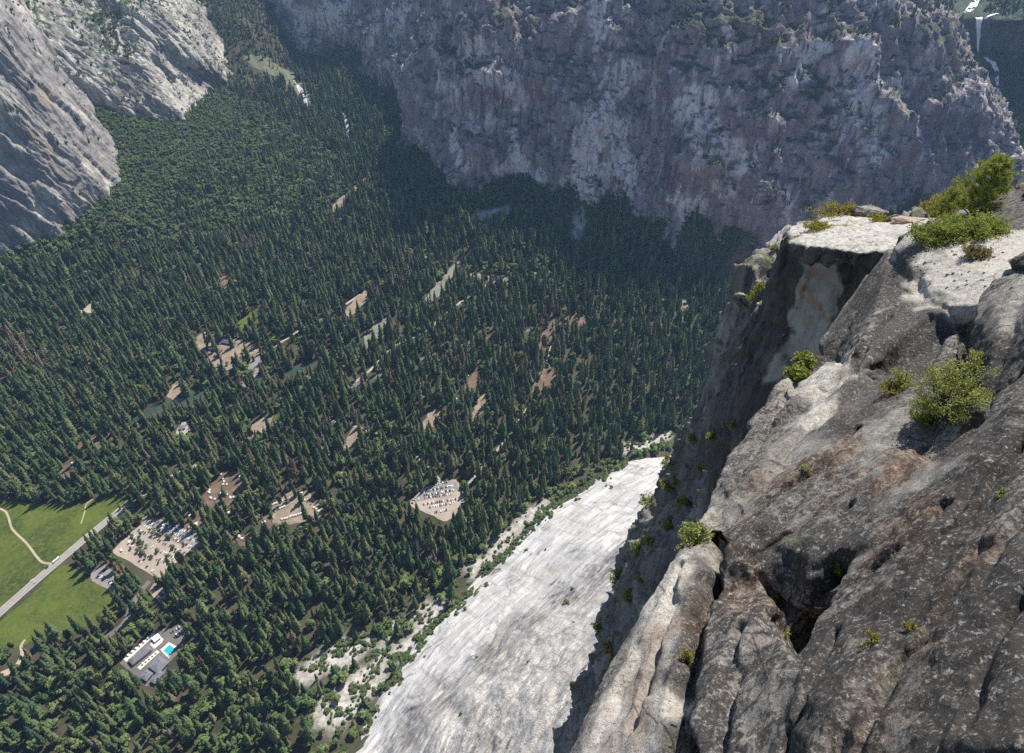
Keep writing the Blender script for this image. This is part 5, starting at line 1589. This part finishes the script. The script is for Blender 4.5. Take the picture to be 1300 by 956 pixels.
# ------------------------------------------------------------------ buildings
M_ROOFGREY = flat('grey_shingle_roof', (0.155, 0.155, 0.175), 0.85, 0.15, 0.5); M_CREAM = flat('cream_wall', (0.55, 0.49, 0.38), 0.9); M_PLUM = flat('plum_metal_roof', (0.095, 0.085, 0.135), 0.6, 0.15, 0.4)
M_BROWN = flat('brown_wall', (0.17, 0.12, 0.085), 0.9); M_PALE = flat('pale_paving', (0.60, 0.56, 0.48), 0.9, 0.12, 0.5); M_WINDOW = flat('dark_window', (0.03, 0.035, 0.045), 0.2, 0, 1, 0.5)
M_WHITE = flat('white_roof', (0.70, 0.69, 0.66), 0.8, 0.06, 0.5)


def building(name, label, p0, p1, p2, eave, rise, wallm, roofm, nwin=5, z=0.4):
    """p0-p1 is one long side, p2 the corner next to p1 (pixels on the ground)"""
    A, B, C_ = W(*p0)[:2], W(*p1)[:2], W(*p2)[:2]
    u = B - A; L = np.linalg.norm(u); u = u / L; n_ = np.array((-u[1], u[0]))
    D_ = abs((C_ - B) @ n_); sgn = 1 if (C_ - B) @ n_ > 0 else -1
    c = (A + B) / 2 + n_ * sgn * D_ / 2; rz = math.atan2(u[1], u[0])
    r_ = empty(name, (c[0], c[1], z), rz); tag(r_, label, 'building')
    m = MB(); m.box((0, 0, eave / 2), (L, D_, eave)); link('wall', m.mesh('wall', [wallm]), r_)
    h, w_ = L / 2 + .8, D_ / 2 + .8
    hip = min(w_ * .9, h * .8)
    V = [(-h, -w_, eave), (h, -w_, eave), (h, w_, eave), (-h, w_, eave), (-h + hip, 0, eave + rise), (h - hip, 0, eave + rise), (-h, -w_, eave - .25), (h, -w_, eave - .25), (h, w_, eave - .25), (-h, w_, eave - .25)]
    Fc = [(0, 1, 5, 4), (1, 2, 5), (2, 3, 4, 5), (3, 0, 4), (0, 6, 7, 1), (1, 7, 8, 2), (2, 8, 9, 3), (3, 9, 6, 0), (9, 8, 7, 6)]
    me = bpy.data.meshes.new('roof'); me.from_pydata(V, [], Fc); me.materials.append(roofm); me.update()
    rf = link('roof', me, r_)
    m = MB(); m.box((L * .2, D_ * .12, eave + rise * .8), (1.2, 1.0, 2.2)); link('chimney', m.mesh('chimney', [M_BROWN]), rf)
    wm = MB(); wm.box((0, 0, 0), (1.7, .10, 1.5)); wm = wm.mesh('window', [M_WINDOW])
    for sy in (-1, 1):
        for k in range(nwin):
            w2 = link('window', wm, r_); w2.location = (-L / 2 + L * (k + .5) / nwin, sy * (D_ / 2 + .02), eave * .55)
    m = MB(); m.box((L / 2 + .02, 0, 1.1), (.1, 1.8, 2.2)); link('door', m.mesh('door', [M_BROWN]), r_)
    return r_


building('lodge', 'long grey roofed lodge between two pale terraces left of the pool', (165, 839.5), (188.5, 821), (193, 827), 4.6, 2.6, M_CREAM, M_ROOFGREY, 9)
building('lodge', 'large grey roofed building just below the turquoise pool', (190, 848), (203, 834.5), (216, 842), 4.6, 2.6, M_CREAM, M_ROOFGREY, 6)
building('lodge', 'grey roofed wing at the bottom of the hotel group', (179, 861), (187, 852), (194, 858), 4.2, 2.2, M_CREAM, M_ROOFGREY, 4)
building('lodge', 'narrow grey roof at the lower right of the hotel group', (192, 866), (203, 853), (208, 857), 4.2, 2.2, M_CREAM, M_ROOFGREY, 4)
building('pool_house', 'low flat pale pavilion at the head of the hotel terrace', (194, 812), (201, 806.5), (205, 810), 3.4, 0.6, M_CREAM, M_WHITE, 3)
building('stable', 'long plum roofed barn, lower of the pair in the sandy clearing', (263, 441), (283, 445), (284, 448.5), 4.0, 2.2, M_BROWN, M_PLUM, 6)
building('stable', 'plum roofed barn at the upper left of the sandy clearing', (271, 431), (281, 433), (282, 436), 4.0, 2.2, M_BROWN, M_PLUM, 4)
building('stable', 'plum roofed barn at the upper right of the sandy clearing', (284, 433), (299, 436), (299.5, 440), 4.0, 2.2, M_BROWN, M_PLUM, 5)
building('shed', 'small plum roofed shed below the long barn', (273, 451.5), (282, 453), (282, 455), 3.2, 1.4, M_BROWN, M_PLUM, 2)
building('cabin', 'dark roofed cabin beside the river clearing', (229, 542), (236, 541), (237, 545), 3.4, 1.8, M_BROWN, M_ROOFGREY, 3)
building('cabin', 'brown roofed cabin in the reddish clearing above the meadow', (140, 559), (148, 554), (151, 557), 3.4, 1.8, M_BROWN, flat('brown_roof', (0.13, 0.085, 0.07), 0.9), 3)


def slab_sheet(name, px, mat, lift):
    poly = np.array([W(*q)[:2] for q in px]); o = sheet(name, poly, lift, mat, 0.0); tag(o, kind='structure'); return o


slab_sheet('hotel_court', [(152, 842), (199, 800), (212, 798), (236, 790), (240, 798), (226, 830), (214, 842), (206, 864), (186, 872), (170, 858)], M_SERVICE, 0.40)
slab_sheet('terrace', [(157, 837), (196, 802.5), (199, 804.5), (160.5, 840.5)], M_PALE, 0.52)
slab_sheet('terrace', [(174.5, 847.5), (199.5, 825.5), (203, 828), (178, 850.5)], M_PALE, 0.52)
slab_sheet('terrace', [(190, 818), (202, 808), (208, 811), (206, 816), (196, 824)], flat('light_paving', (0.50, 0.48, 0.46), 0.9, 0.15, 0.4), 0.52)
slab_sheet('pool_deck', [(203.5, 825), (214.5, 815.5), (224, 820.5), (214, 836)], M_PALE, 0.56)
# the pool: a coping round turquoise water
pw = [W(*q) for q in ((207.4, 826.2), (215.3, 818.6), (221.6, 823.4), (214.6, 832.6))]
r_ = empty('swimming_pool', (*(sum(pw) / 4)[:2], 0.60)); tag(r_, 'turquoise swimming pool on a pale deck beside the grey roofs', 'swimming pool')
cpos = np.array((*(sum(pw) / 4)[:2], 0.60))
t = NT('pool_water'); t.color((0.025, 0.36, 0.43)); t.b.inputs['Roughness'].default_value = 0.08; t.b.inputs['Specular IOR Level'].default_value = 0.5
me = bpy.data.meshes.new('water'); me.from_pydata([tuple((p - cpos) * (1, 1, 0) + (0, 0, .02)) for p in pw], [], [(0, 3, 2, 1)] if np.cross((pw[1] - pw[0])[:2], (pw[2] - pw[1])[:2]) < 0 else [(0, 1, 2, 3)]); me.materials.append(t.m); link('water', me, r_)
m = MB()
for k in range(4):
    a_, b_ = pw[k] - cpos, pw[(k + 1) % 4] - cpos; d_ = (b_ - a_)[:2]; mid = (a_ + b_) / 2
    m.box((mid[0], mid[1], .06), (np.linalg.norm(d_) + .5, .5, .2), math.atan2(d_[1], d_[0]))
link('coping', m.mesh('coping', [M_PALE]), r_)
hc = 'hotel forecourt above the pool'
row((214, 806), (232, 794), 11, 'upper row of the ' + hc, 'cars in the hotel forecourt', .7, z=0.45)
row((218, 813), (232, 800), 9, 'lower row of the ' + hc, 'cars in the hotel forecourt', .7, z=0.45)
PAR = MB(); PAR.cyl((0, 0, 0), (0, 0, 2.6), .05, .05, 5, 1)
PAR.cyl((0, 0, 2.2), (0, 0, 2.75), 1.7, .05, 8, 0)
PAR = PAR.mesh('parasol', [M_CANVAS, M_WOOD])
for k in range(12):
    f = (k + .5) / 12; a_, b_ = ((161, 834.5), (196, 804.5)) if k < 7 else ((180, 845), (201, 827)); f = (k + .5) / 7 if k < 7 else (k - 6.5) / 5
    p = W(a_[0] + (b_[0] - a_[0]) * f, a_[1] + (b_[1] - a_[1]) * f)
    o = link('parasol', PAR); o.location = (p[0], p[1], .53)
    tag(o, 'small white parasol on the long upper hotel terrace' if k < 7 else 'small white parasol on the terrace beside the pool', 'parasol', 'parasols on the upper terrace' if k < 7 else 'parasols on the pool terrace')
# small leafy trees that shade the rows of the large lot
for k in range(34):
    a_ = random.random(); b_ = random.choice((.18, .38, .58, .78)) + random.gauss(0, .03)
    q = np.array((186., 661)) * (1 - a_) * (1 - b_) + np.array((252., 687)) * a_ * (1 - b_) + np.array((152., 700)) * (1 - a_) * b_ + np.array((202., 729)) * a_ * b_
    p = W(*q); r_ = empty('broadleaf_tree', (p[0], p[1], 0.4), random.uniform(0, 6)); h_ = random.uniform(5, 10); r_.scale = (h_ * 1.0, h_ * 1.0, h_)
    link('crown', OAKS[k % 4], r_); link('trunk', T_OAK[k % 2], r_)
    tag(r_, 'small leafy tree between the car rows of the large parking lot', 'tree', 'shade trees in the large parking lot')

# ------------------------------------------------------------------ the waterfall and its stream in the side canyon
can_bvh = BVHTree.FromPolygons([tuple(v) for v in canyon_V], grid_faces(220, 160).tolist())


def cascade(name, label, rows_, thick=3.0):
    """white water clinging to the rock: rows of (left px, right px, py)"""
    V = []; ncol = 7
    for (x0, x1, y) in rows_:
        for k in range(ncol):
            f = k / (ncol - 1); q = x0 + (x1 - x0) * f
            h_ = can_bvh.ray_cast(CAM, Vector(ray(q, y)))
            p = np.array(h_[0]) if h_[0] is not None else W(q, y, 250)
            bulge = math.sin(math.pi * f) ** 0.6
            V.append(p - ray(q, y) * (0.8 + thick * bulge))
    V = np.array(V); V += 1.8 * np.c_[fbm(V / 9, 3), fbm(V / 9 + 5, 3), fbm(V / 9 + 9, 3)]
    me = np_mesh(name, V, grid_faces(len(rows_), ncol), [M_FOAM])
    o = link(name, me)
    so_ = o.modifiers.new('body', 'SOLIDIFY'); so_.thickness = 2.0; so_.offset = -1
    tag(o, label, 'waterfall'); return o


cascade('waterfall', 'tall narrow white waterfall dropping over a dark cliff in the side canyon', [(1238, 1247.5, 22), (1239, 1246.5, 26), (1239, 1246, 32), (1239.5, 1245.5, 38), (1239.5, 1245, 45), (1240, 1244, 52), (1240, 1243.2, 60), (1240, 1242.4, 66)], 7.0)
cascade('waterfall', 'white water sliding over slabs above the tall waterfall', [(1239, 1247, -4), (1236, 1246, 0), (1232, 1243, 4), (1229, 1240, 8), (1226, 1236, 12), (1223, 1230, 16)], 1.5)
cascade('waterfall', 'thin white run of water right of the waterfall lip', [(1249, 1251, 24.5), (1254, 1258, 21), (1262, 1268, 17)], 1.0)
cascade('waterfall', 'white cascade below the mist pool in the side canyon', [(1265, 1268, 112), (1264, 1272, 120), (1265, 1277, 128), (1263, 1278, 134), (1264, 1280, 140)], 1.2)
cascade('waterfall', 'boulder choked white stream between the waterfall and the lower cascade', [(1248, 1254, 72), (1254, 1264, 78), (1262, 1268, 88), (1264, 1268, 98), (1265, 1268, 108)], 0.6)

# ------------------------------------------------------------------ plants and stones close to the lookout
def leaf_mat(name, a, b, c3):
    t = NT(name); n_ = t.noise(t.coord(), 9.0, 3, 0.6)
    r = t.geo('Random Per Island')
    c = t.ramp(t.math('ADD', t.math('MULTIPLY', r, 0.6), t.math('MULTIPLY', n_, 0.4)), [(0.15, a), (0.5, b), (0.85, c3)])
    t.color(c); t.b.inputs['Roughness'].default_value = 0.6
    t.b.inputs['Subsurface Weight'].default_value = 0.0
    tr = t.n('ShaderNodeBsdfTranslucent'); t.l(c, tr.inputs[0]); mx = t.n('ShaderNodeMixShader'); mx.inputs[0].default_value = 0.35
    t.l(t.b.outputs[0], mx.inputs[1]); t.l(tr.outputs[0], mx.inputs[2]); t.l(mx.outputs[0], t.out.inputs[0])
    return t.m


L_YEL = leaf_mat('yellow_green_leaves', (0.17, 0.20, 0.045), (0.30, 0.33, 0.085), (0.45, 0.46, 0.16))
L_GRN = leaf_mat('fresh_green_leaves', (0.14, 0.18, 0.03), (0.26, 0.30, 0.055), (0.39, 0.42, 0.11))
L_DRY = leaf_mat('dry_leaves', (0.13, 0.11, 0.05), (0.22, 0.18, 0.08), (0.26, 0.25, 0.12))
L_PIN = leaf_mat('pine_needles', (0.22, 0.26, 0.045), (0.38, 0.41, 0.08), (0.52, 0.52, 0.15))
L_RED = leaf_mat('rust_twigs', (0.22, 0.07, 0.03), (0.32, 0.11, 0.05), (0.40, 0.17, 0.08))
L_MOSS = leaf_mat('golden_moss', (0.19, 0.17, 0.035), (0.30, 0.27, 0.06), (0.40, 0.37, 0.10))
M_TWIG = flat('twig_bark', (0.13, 0.095, 0.07), 0.9, 0.25, 8)


def bush(px, py, width, height, leafm, label, n_leaf=5000, leaf=0.012, cat='shrub', name='shrub', flat_=0.8, seed=0, stems=34, spray=0.34, lift=0.0, group=None, upright=0.5, surf=None):
    """a shrub of many stems that fork into leafy twigs; width and height in metres"""
    h_ = surf.at(px, py) if surf else (NEAR.at(px, py) or MID.at(px, py))
    if h_ is None: return None
    base = h_[0]; r = random.Random(seed + int(px * 7 + py))
    rt_ = empty(name, base + Vector((0, 0, lift - 0.03)), 0); tag(rt_, label, cat, group)
    sm = MB(); V, Fc = [], []
    tips = []
    for k in range(stems):
        a = r.uniform(0, 6.283); q = math.sqrt(r.random())
        e = Vector((math.cos(a) * q * width / 2, math.sin(a) * q * width / 2, height * (1 - 0.55 * q ** 2) * r.uniform(.65, 1.05)))
        b_ = Vector((math.cos(a) * q * width * .16, math.sin(a) * q * width * .16, 0))
        mid = b_.lerp(e, .5) + Vector((r.gauss(0, .06), r.gauss(0, .06), .1)) * width * .4
        t0 = 0.006 + 0.006 * width
        sm.cyl(b_, mid, t0, t0 * .6, 5); sm.cyl(mid, e, t0 * .6, t0 * .2, 4)
        for s in range(5):
            f = r.uniform(.25, 1); p = b_.lerp(mid, f * 2) if f < .5 else mid.lerp(e, f * 2 - 1)
            d = (Vector((r.gauss(0, 1), r.gauss(0, 1), r.gauss(upright, .7)))).normalized() * spray * width * r.uniform(.15, .42)
            sm.cyl(p, p + d, t0 * .35, t0 * .12, 3); tips.append((p, d))
    for k in range(n_leaf):
        p, d = tips[r.randrange(len(tips))]
        q = p + d * r.uniform(.1, 1.1) + Vector((r.gauss(0, 1), r.gauss(0, 1), r.gauss(0, 1))) * .030 * width
        if q.z < 0.0: q.z = abs(q.z)
        ax = (d.normalized() + Vector((r.gauss(0, .7), r.gauss(0, .7), r.gauss(.2, .6)))).normalized(); sd = ax.orthogonal().normalized()
        sd = Matrix.Rotation(r.uniform(0, 6.28), 3, ax) @ sd
        L_ = leaf * r.uniform(1.3, 2.6); w_ = leaf * r.uniform(.5, .95); i = len(V)
        V += [tuple(q), tuple(q + ax * L_ * .5 + sd * w_), tuple(q + ax * L_), tuple(q + ax * L_ * .5 - sd * w_)]
        Fc.append((i, i + 1, i + 2, i + 3))
    link('stems', sm.mesh('stems', [M_TWIG], True), rt_)
    link('leaves', np_mesh('leaves', V, Fc, [leafm], smooth=False), rt_)
    return rt_


bush(1200, 525, 1.10, 0.80, L_YEL, 'large airy yellow green shrub growing out of the rocky hollow', 9000, 0.013, stems=34, seed=1, spray=.42)
bush(1170, 534, 0.40, 0.30, L_GRN, 'small dark green shrub tucked under the large yellow green one', 2200, 0.012, seed=2)
bush(1236, 468, 0.5, 0.35, L_YEL, 'small yellow green shrub between the two dark rock faces', 2200, 0.012, seed=3)
bush(1150, 488, 0.55, 0.25, L_YEL, 'low yellow green tuft left of the large shrub', 1800, 0.012, seed=4)
bush(1132, 497, 0.5, 0.20, L_MOSS, 'low golden tuft farther left of the large shrub', 1500, 0.012, seed=5)
bush(1182, 305, 1.25, 0.38, L_GRN, 'low bright green shrub at the left end of the pale rock shelf', 4600, 0.022, stems=40, seed=6, spray=.4)
bush(1214, 300, 1.45, 0.42, L_GRN, 'low bright green shrub in the middle of the row behind the pale shelf', 5200, 0.022, stems=44, seed=61, spray=.4)
bush(1250, 296, 1.35, 0.36, L_GRN, 'low bright green shrub at the right end of the row behind the pale shelf', 4800, 0.022, stems=44, seed=62, spray=.4)
bush(1238, 325, 0.75, 0.28, L_DRY, 'half dry olive shrub standing on the flat pale rock', 3600, 0.018, stems=44, seed=7)
bush(1218, 268, 1.9, 0.42, L_MOSS, 'low golden green shrub below the small pine', 8000, 0.03, stems=70, seed=8)
bush(1196, 275, 1.5, 0.45, L_MOSS, 'golden shrub at the cliff edge left of the small pine', 6000, 0.03, stems=50, seed=9)
bush(1060, 722, 0.20, 0.15, L_GRN, 'small bright green plant in the crack of the lower rock', 900, 0.009, stems=12, seed=10)
bush(1022, 598, 0.22, 0.10, L_YEL, 'tiny yellow green tuft on the sloping rock face', 700, 0.009, stems=10, seed=11)
bush(1268, 632, 0.20, 0.12, L_GRN, 'small green plant high on the right rock face', 900, 0.009, stems=12, seed=12)
bush(996, 806, 0.12, 0.10, L_YEL, 'little upright yellow green tuft on the bottom rock', 500, 0.008, stems=8, seed=13)
bush(1160, 800, 0.16, 0.08, L_MOSS, 'tiny golden tuft beside the diagonal crack at the bottom', 600, 0.008, stems=10, seed=14)
bush(1110, 812, 0.22, 0.07, L_MOSS, 'flat olive tuft left of the diagonal crack at the bottom', 700, 0.008, stems=10, seed=15)
bush(985, 762, 0.14, 0.14, L_GRN, 'small green plant at the edge of the rusty hollow', 600, 0.008, stems=8, seed=16)
bush(884, 688, 0.55, 0.30, L_YEL, 'yellow green shrub on the left edge of the near rock', 3600, 0.014, stems=30, seed=17)
bush(870, 838, 0.25, 0.2, L_MOSS, 'mustard tuft in the dark crack of the pale block', 900, 0.009, stems=12, seed=18)
bush(1020, 462, 0.55, 0.36, L_YEL, 'yellow shrub on the edge in front of the pale cliff panel', 3000, 0.03, stems=24, seed=19)
bush(1012, 478, 0.6, 0.3, L_GRN, 'green shrub just below the yellow one at the cliff edge', 2200, 0.03, stems=20, seed=20)
bush(982, 318, 1.6, 0.8, L_MOSS, 'golden shrub on the left shoulder of the overhanging ledge', 2000, 0.05, stems=20, seed=21)
for k, (x_, y_, w_, l_) in enumerate(((1030, 279, 2.6, 'front left'), (1062, 274, 3.0, 'middle'), (1092, 272, 2.4, 'right'), (1040, 292, 1.6, 'lower left'), (1120, 281, 1.2, 'far right'))):
    bush(x_, y_, w_, 0.14, L_MOSS, 'low golden moss cushion on the overhanging ledge, %s one' % l_, 2600, 0.035, cat='moss', name='moss_cushion', stems=40, seed=30 + k, spray=.2, upright=.9)
for k, (x_, y_, w_, m_, l_) in enumerate(((800, 655, 6, L_MOSS, 'on the outermost corner of the dark buttress'), (822, 640, 5, L_GRN, 'beside the notch of the dark buttress'), (790, 690, 6, L_GRN, 'where the buttress meets the pale apron'), (812, 700, 5, L_GRN, 'in the gully right of the buttress edge'),
                                          (845, 620, 4, L_MOSS, 'in the upper gully of the buttress'), (868, 640, 3.4, L_MOSS, 'on the buttress beside the near rock'), (800, 760, 5, L_MOSS, 'half way down the lower buttress'), (850, 590, 4, L_GRN, 'in the shaded cleft of the buttress'), (935, 545, 2.5, L_MOSS, 'low on the streaked dark wall'),
                                          (905, 560, 3, L_MOSS, 'at the left shoulder of the streaked dark wall'), (775, 830, 5, L_MOSS, 'near the bottom of the buttress'), (880, 560, 4, L_GRN, 'on the edge above the pale apron'), (846, 670, 3.2, L_GRN, 'in the middle of the rough buttress'), (828, 690, 3.5, L_MOSS, 'above the loose stones of the buttress'), (784, 735, 5, L_GRN, 'on the lit rim of the lower buttress'), (762, 800, 5, L_GRN, 'at the outer foot of the lower buttress'), (815, 735, 3, L_GRN, 'in the shade above the pale block'), (860, 615, 3, L_GRN, 'under the notch of the upper gully'), (890, 600, 2.6, L_MOSS, 'beside the near rock above the gully'))):
    h_ = MID.at(x_, y_)
    if h_ is None: continue
    w_ = (13 + 2.6 * w_) * h_[2] / 867
    bush(x_, y_, w_, w_ * .55, m_, 'wild shrub ' + l_, 1500, 0.030 * w_, stems=22, seed=50 + k, surf=MID)


def small_pine(px, py, h, spread, label, seed, leafm=L_PIN, n_b=46, tuft=0.20, lean=(0.2, 0, 1)):
    h_ = NEAR.at(px, py) or MID.at(px, py)
    if h_ is None: return
    k_ = h * h_[2] / 867 / 2.6; h = 2.6 * k_; spread *= k_; tuft *= k_
    r = random.Random(seed); rt_ = empty('pine_tree', h_[0] - Vector((0, 0, .05)), 0); tag(rt_, label, 'tree')
    ln = Vector(lean).normalized(); sm = MB(); V, Fc = [], []
    top = ln * h; sm.cyl((0, 0, 0), ln * h * .5, .035 * h, .022 * h, 7); sm.cyl(ln * h * .5, top, .022 * h, .006 * h, 6)
    for k in range(n_b):
        f = .12 + .88 * (k / n_b); a = k * 2.4 + r.uniform(-.4, .4)
        L_ = spread * (1.05 - f) ** .6 * r.uniform(.55, 1.05) * .5
        p0 = ln * h * f; d = Vector((math.cos(a), math.sin(a), r.uniform(.1, .8))).normalized() * L_
        sm.cyl(p0, p0 + d, .010 * h * (1.1 - f) + .006, .005, 4)
        for s in range(4):
            q = p0 + d * r.uniform(.45, 1.08) + Vector((r.gauss(0, 1), r.gauss(0, 1), r.gauss(0, .7))) * .12 * L_
            dr = (d.normalized() + Vector((0, 0, .6)) + Vector((r.gauss(0, .3), r.gauss(0, .3), r.gauss(0, .3)))).normalized()
            for j in range(60):
                ax = (dr * .8 + Vector((r.gauss(0, 1), r.gauss(0, 1), r.gauss(0, 1))) * .62).normalized(); sd = ax.orthogonal().normalized() * tuft * .055
                i = len(V); o_ = q + dr * r.uniform(-.5, .4) * tuft; V += [tuple(o_ - sd), tuple(o_ + sd), tuple(o_ + ax * tuft * r.uniform(.7, 1.1))]; Fc.append((i, i + 1, i + 2))
    link('trunk', sm.mesh('trunk', [M_BARK], True), rt_); link('needles', np_mesh('needles', V, Fc, [leafm], smooth=False), rt_)


small_pine(1226, 282, 72, 2.5, 'bushy small pine leaning over the cliff edge at upper right', 1, n_b=60, tuft=.22, lean=(.12, 0, 1))
small_pine(1200, 282, 40, 2.7, 'lower bushy pine in front of the leaning small pine', 2, n_b=46, tuft=.24, lean=(-.1, 0, 1))
small_pine(957, 388, 32, 2.0, 'lone yellow green pine on top of the dark buttress', 3, n_b=34, tuft=.26, lean=(.08, 0, 1))
small_pine(1298, 250, 44, 1.3, 'rusty dead sapling at the right edge behind the dark rocks', 5, L_RED, 22, .16, (.25, 0, 1))


def boulder(px, py, size, label, mat=None, seed=0, sink=.25, rz=0):
    h_ = NEAR.at(px, py) or MID.at(px, py)
    if h_ is None: return
    bm = bmesh.new(); rr = random.Random(seed)
    for k in range(16):
        d = Vector((rr.gauss(0, 1), rr.gauss(0, 1), rr.gauss(0, 1))).normalized() * rr.uniform(.8, 1.05); bm.verts.new((d.x * size[0] / 2, d.y * size[1] / 2, d.z * size[2] / 2))
    bmesh.ops.convex_hull(bm, input=bm.verts)
    bmesh.ops.subdivide_edges(bm, edges=bm.edges, cuts=3, use_grid_fill=True); bmesh.ops.triangulate(bm, faces=bm.faces)
    V = np.array([tuple(v.co) for v in bm.verts]); S = max(size)
    nrm = V / (np.linalg.norm(V, axis=1)[:, None] + 1e-9)
    V2 = V + nrm * (S * .05 * facets(V / (S * .3) + seed, .8) + S * .02 * fbm(V / (S * .1) + seed, 3))[:, None]
    for v, q in zip(bm.verts, V2): v.co = q
    me = bpy.data.meshes.new('boulder'); bm.to_mesh(me); bm.free(); me.materials.append(mat or M_NEAR)
    o = link('boulder', me); o.location = h_[0] + Vector((0, 0, size[2] * (.5 - sink))); o.rotation_euler = (0, 0, rz); tag(o, label, 'rock')


M_STONE = near_rock('pale_stone', (0.24, 0.22, 0.20), (0.36, 0.33, 0.30), (0.46, 0.42, 0.37), 0.25)
boulder(1242, 272, (0.9, .7, .75), 'dark angular boulder wedged beside the small pine', None, 1)
boulder(1228, 278, (1.3, .8, .55), 'pale slab like boulder behind the low green shrubs', M_STONE, 2)
boulder(1224, 284, (1.1, .6, .4), 'lower pale boulder just above the low green shrubs', M_STONE, 3)
boulder(1186, 290, (.8, .6, .4), 'pale rock at the left end of the golden shrubs', M_STONE, 4)
boulder(1302, 345, (.9, .9, .8), 'dark boulder at the right edge of the flat pale rock', None, 5)
boulder(1102, 274, (2.0, 1.1, .8), 'flat topped grey stone on the overhanging ledge', M_STONE, 6)
boulder(1150, 283, (2.0, .8, .5), 'reddish flat stone at the right end of the overhanging ledge', flat('red_stone', (0.33, 0.25, 0.20), .9, .25, 2), 7)
boulder(1136, 281, (1.2, .6, .5), 'small tilted stone left of the reddish flat stone', M_STONE, 8)
for k in range(40):
    x_, y_ = random.uniform(1160, 1285), random.uniform(318, 366)
    s = random.uniform(.03, .085); boulder(x_, y_, (s * 1.4, s, s * .6), 'loose pale rock chip on the flat pale rock', M_STONE, 100 + k, .2)
for o in list(COL.objects):
    if o.get('label') == 'loose pale rock chip on the flat pale rock': o['group'] = 'rock chips on the flat pale rock'; o.name = 'stone'

# ------------------------------------------------------------------ daylight, air, camera
AZ, EL = math.radians(34), math.radians(52)
sun = bpy.data.lights.new('sun', 'SUN'); sun.energy = 5.0; sun.angle = math.radians(0.5); sun.color = (1.0, 0.955, 0.88)
so = link('sun', sun)
sdir = Vector((math.sin(AZ) * math.cos(EL), math.cos(AZ) * math.cos(EL), math.sin(EL)))
so.rotation_euler = sdir.to_track_quat('Z', 'Y').to_euler()
so.location = (600, 900, 1600)
w = bpy.data.worlds.new('World'); scene.world = w; w.use_nodes = True
nt = w.node_tree
sky = nt.nodes.new('ShaderNodeTexSky'); sky.sky_type = 'NISHITA'; sky.sun_disc = False
sky.sun_elevation = EL; sky.sun_rotation = AZ; sky.altitude = 2200; sky.air_density = 1.0; sky.dust_density = 0.6; sky.ozone_density = 1.4
bg = nt.nodes.get('Background') or nt.nodes.new('ShaderNodeBackground')
nt.links.new(sky.outputs[0], bg.inputs[0]); bg.inputs[1].default_value = 0.105
outw = nt.nodes.get('World Output') or nt.nodes.new('ShaderNodeOutputWorld')
nt.links.new(bg.outputs[0], outw.inputs[0])

hz = MB(); hz.box((0, 2550, 540), (8200, 7400, 1090))
hm = bpy.data.materials.new('air'); hm.use_nodes = True
hm.node_tree.nodes.clear()
ho = hm.node_tree.nodes.new('ShaderNodeOutputMaterial'); hv = hm.node_tree.nodes.new('ShaderNodeVolumePrincipled')
hv.inputs['Color'].default_value = (0.42, 0.63, 1.0, 1); hv.inputs['Density'].default_value = 0.00003; hv.inputs['Anisotropy'].default_value = 0.15
hm.node_tree.links.new(hv.outputs[0], ho.inputs['Volume'])
if HAZE:
    o = link('haze', hz.mesh('haze', [hm])); tag(o, kind='stuff')

cam = bpy.data.cameras.new('camera'); co_ = link('camera', cam)
cam.sensor_width = 36.0; cam.lens = 36.0 * F / 1300.0
cam.shift_y = -(478.0 - 433.5) / 1300.0
cam.clip_start = 0.1; cam.clip_end = 20000
co_.location = CAM; co_.rotation_euler = (math.radians(90) - PITCH, 0, 0)
scene.camera = co_
vs = scene.view_settings
vs.view_transform = 'Standard'; vs.look = 'None'; vs.gamma = 1.0; vs.use_curve_mapping = False; vs.exposure = 0.65
scene.cycles.max_bounces = 5; scene.cycles.diffuse_bounces = 3; scene.cycles.glossy_bounces = 2
scene.cycles.transparent_max_bounces = 4; scene.cycles.volume_bounces = 1
scene.cycles.use_denoising = False
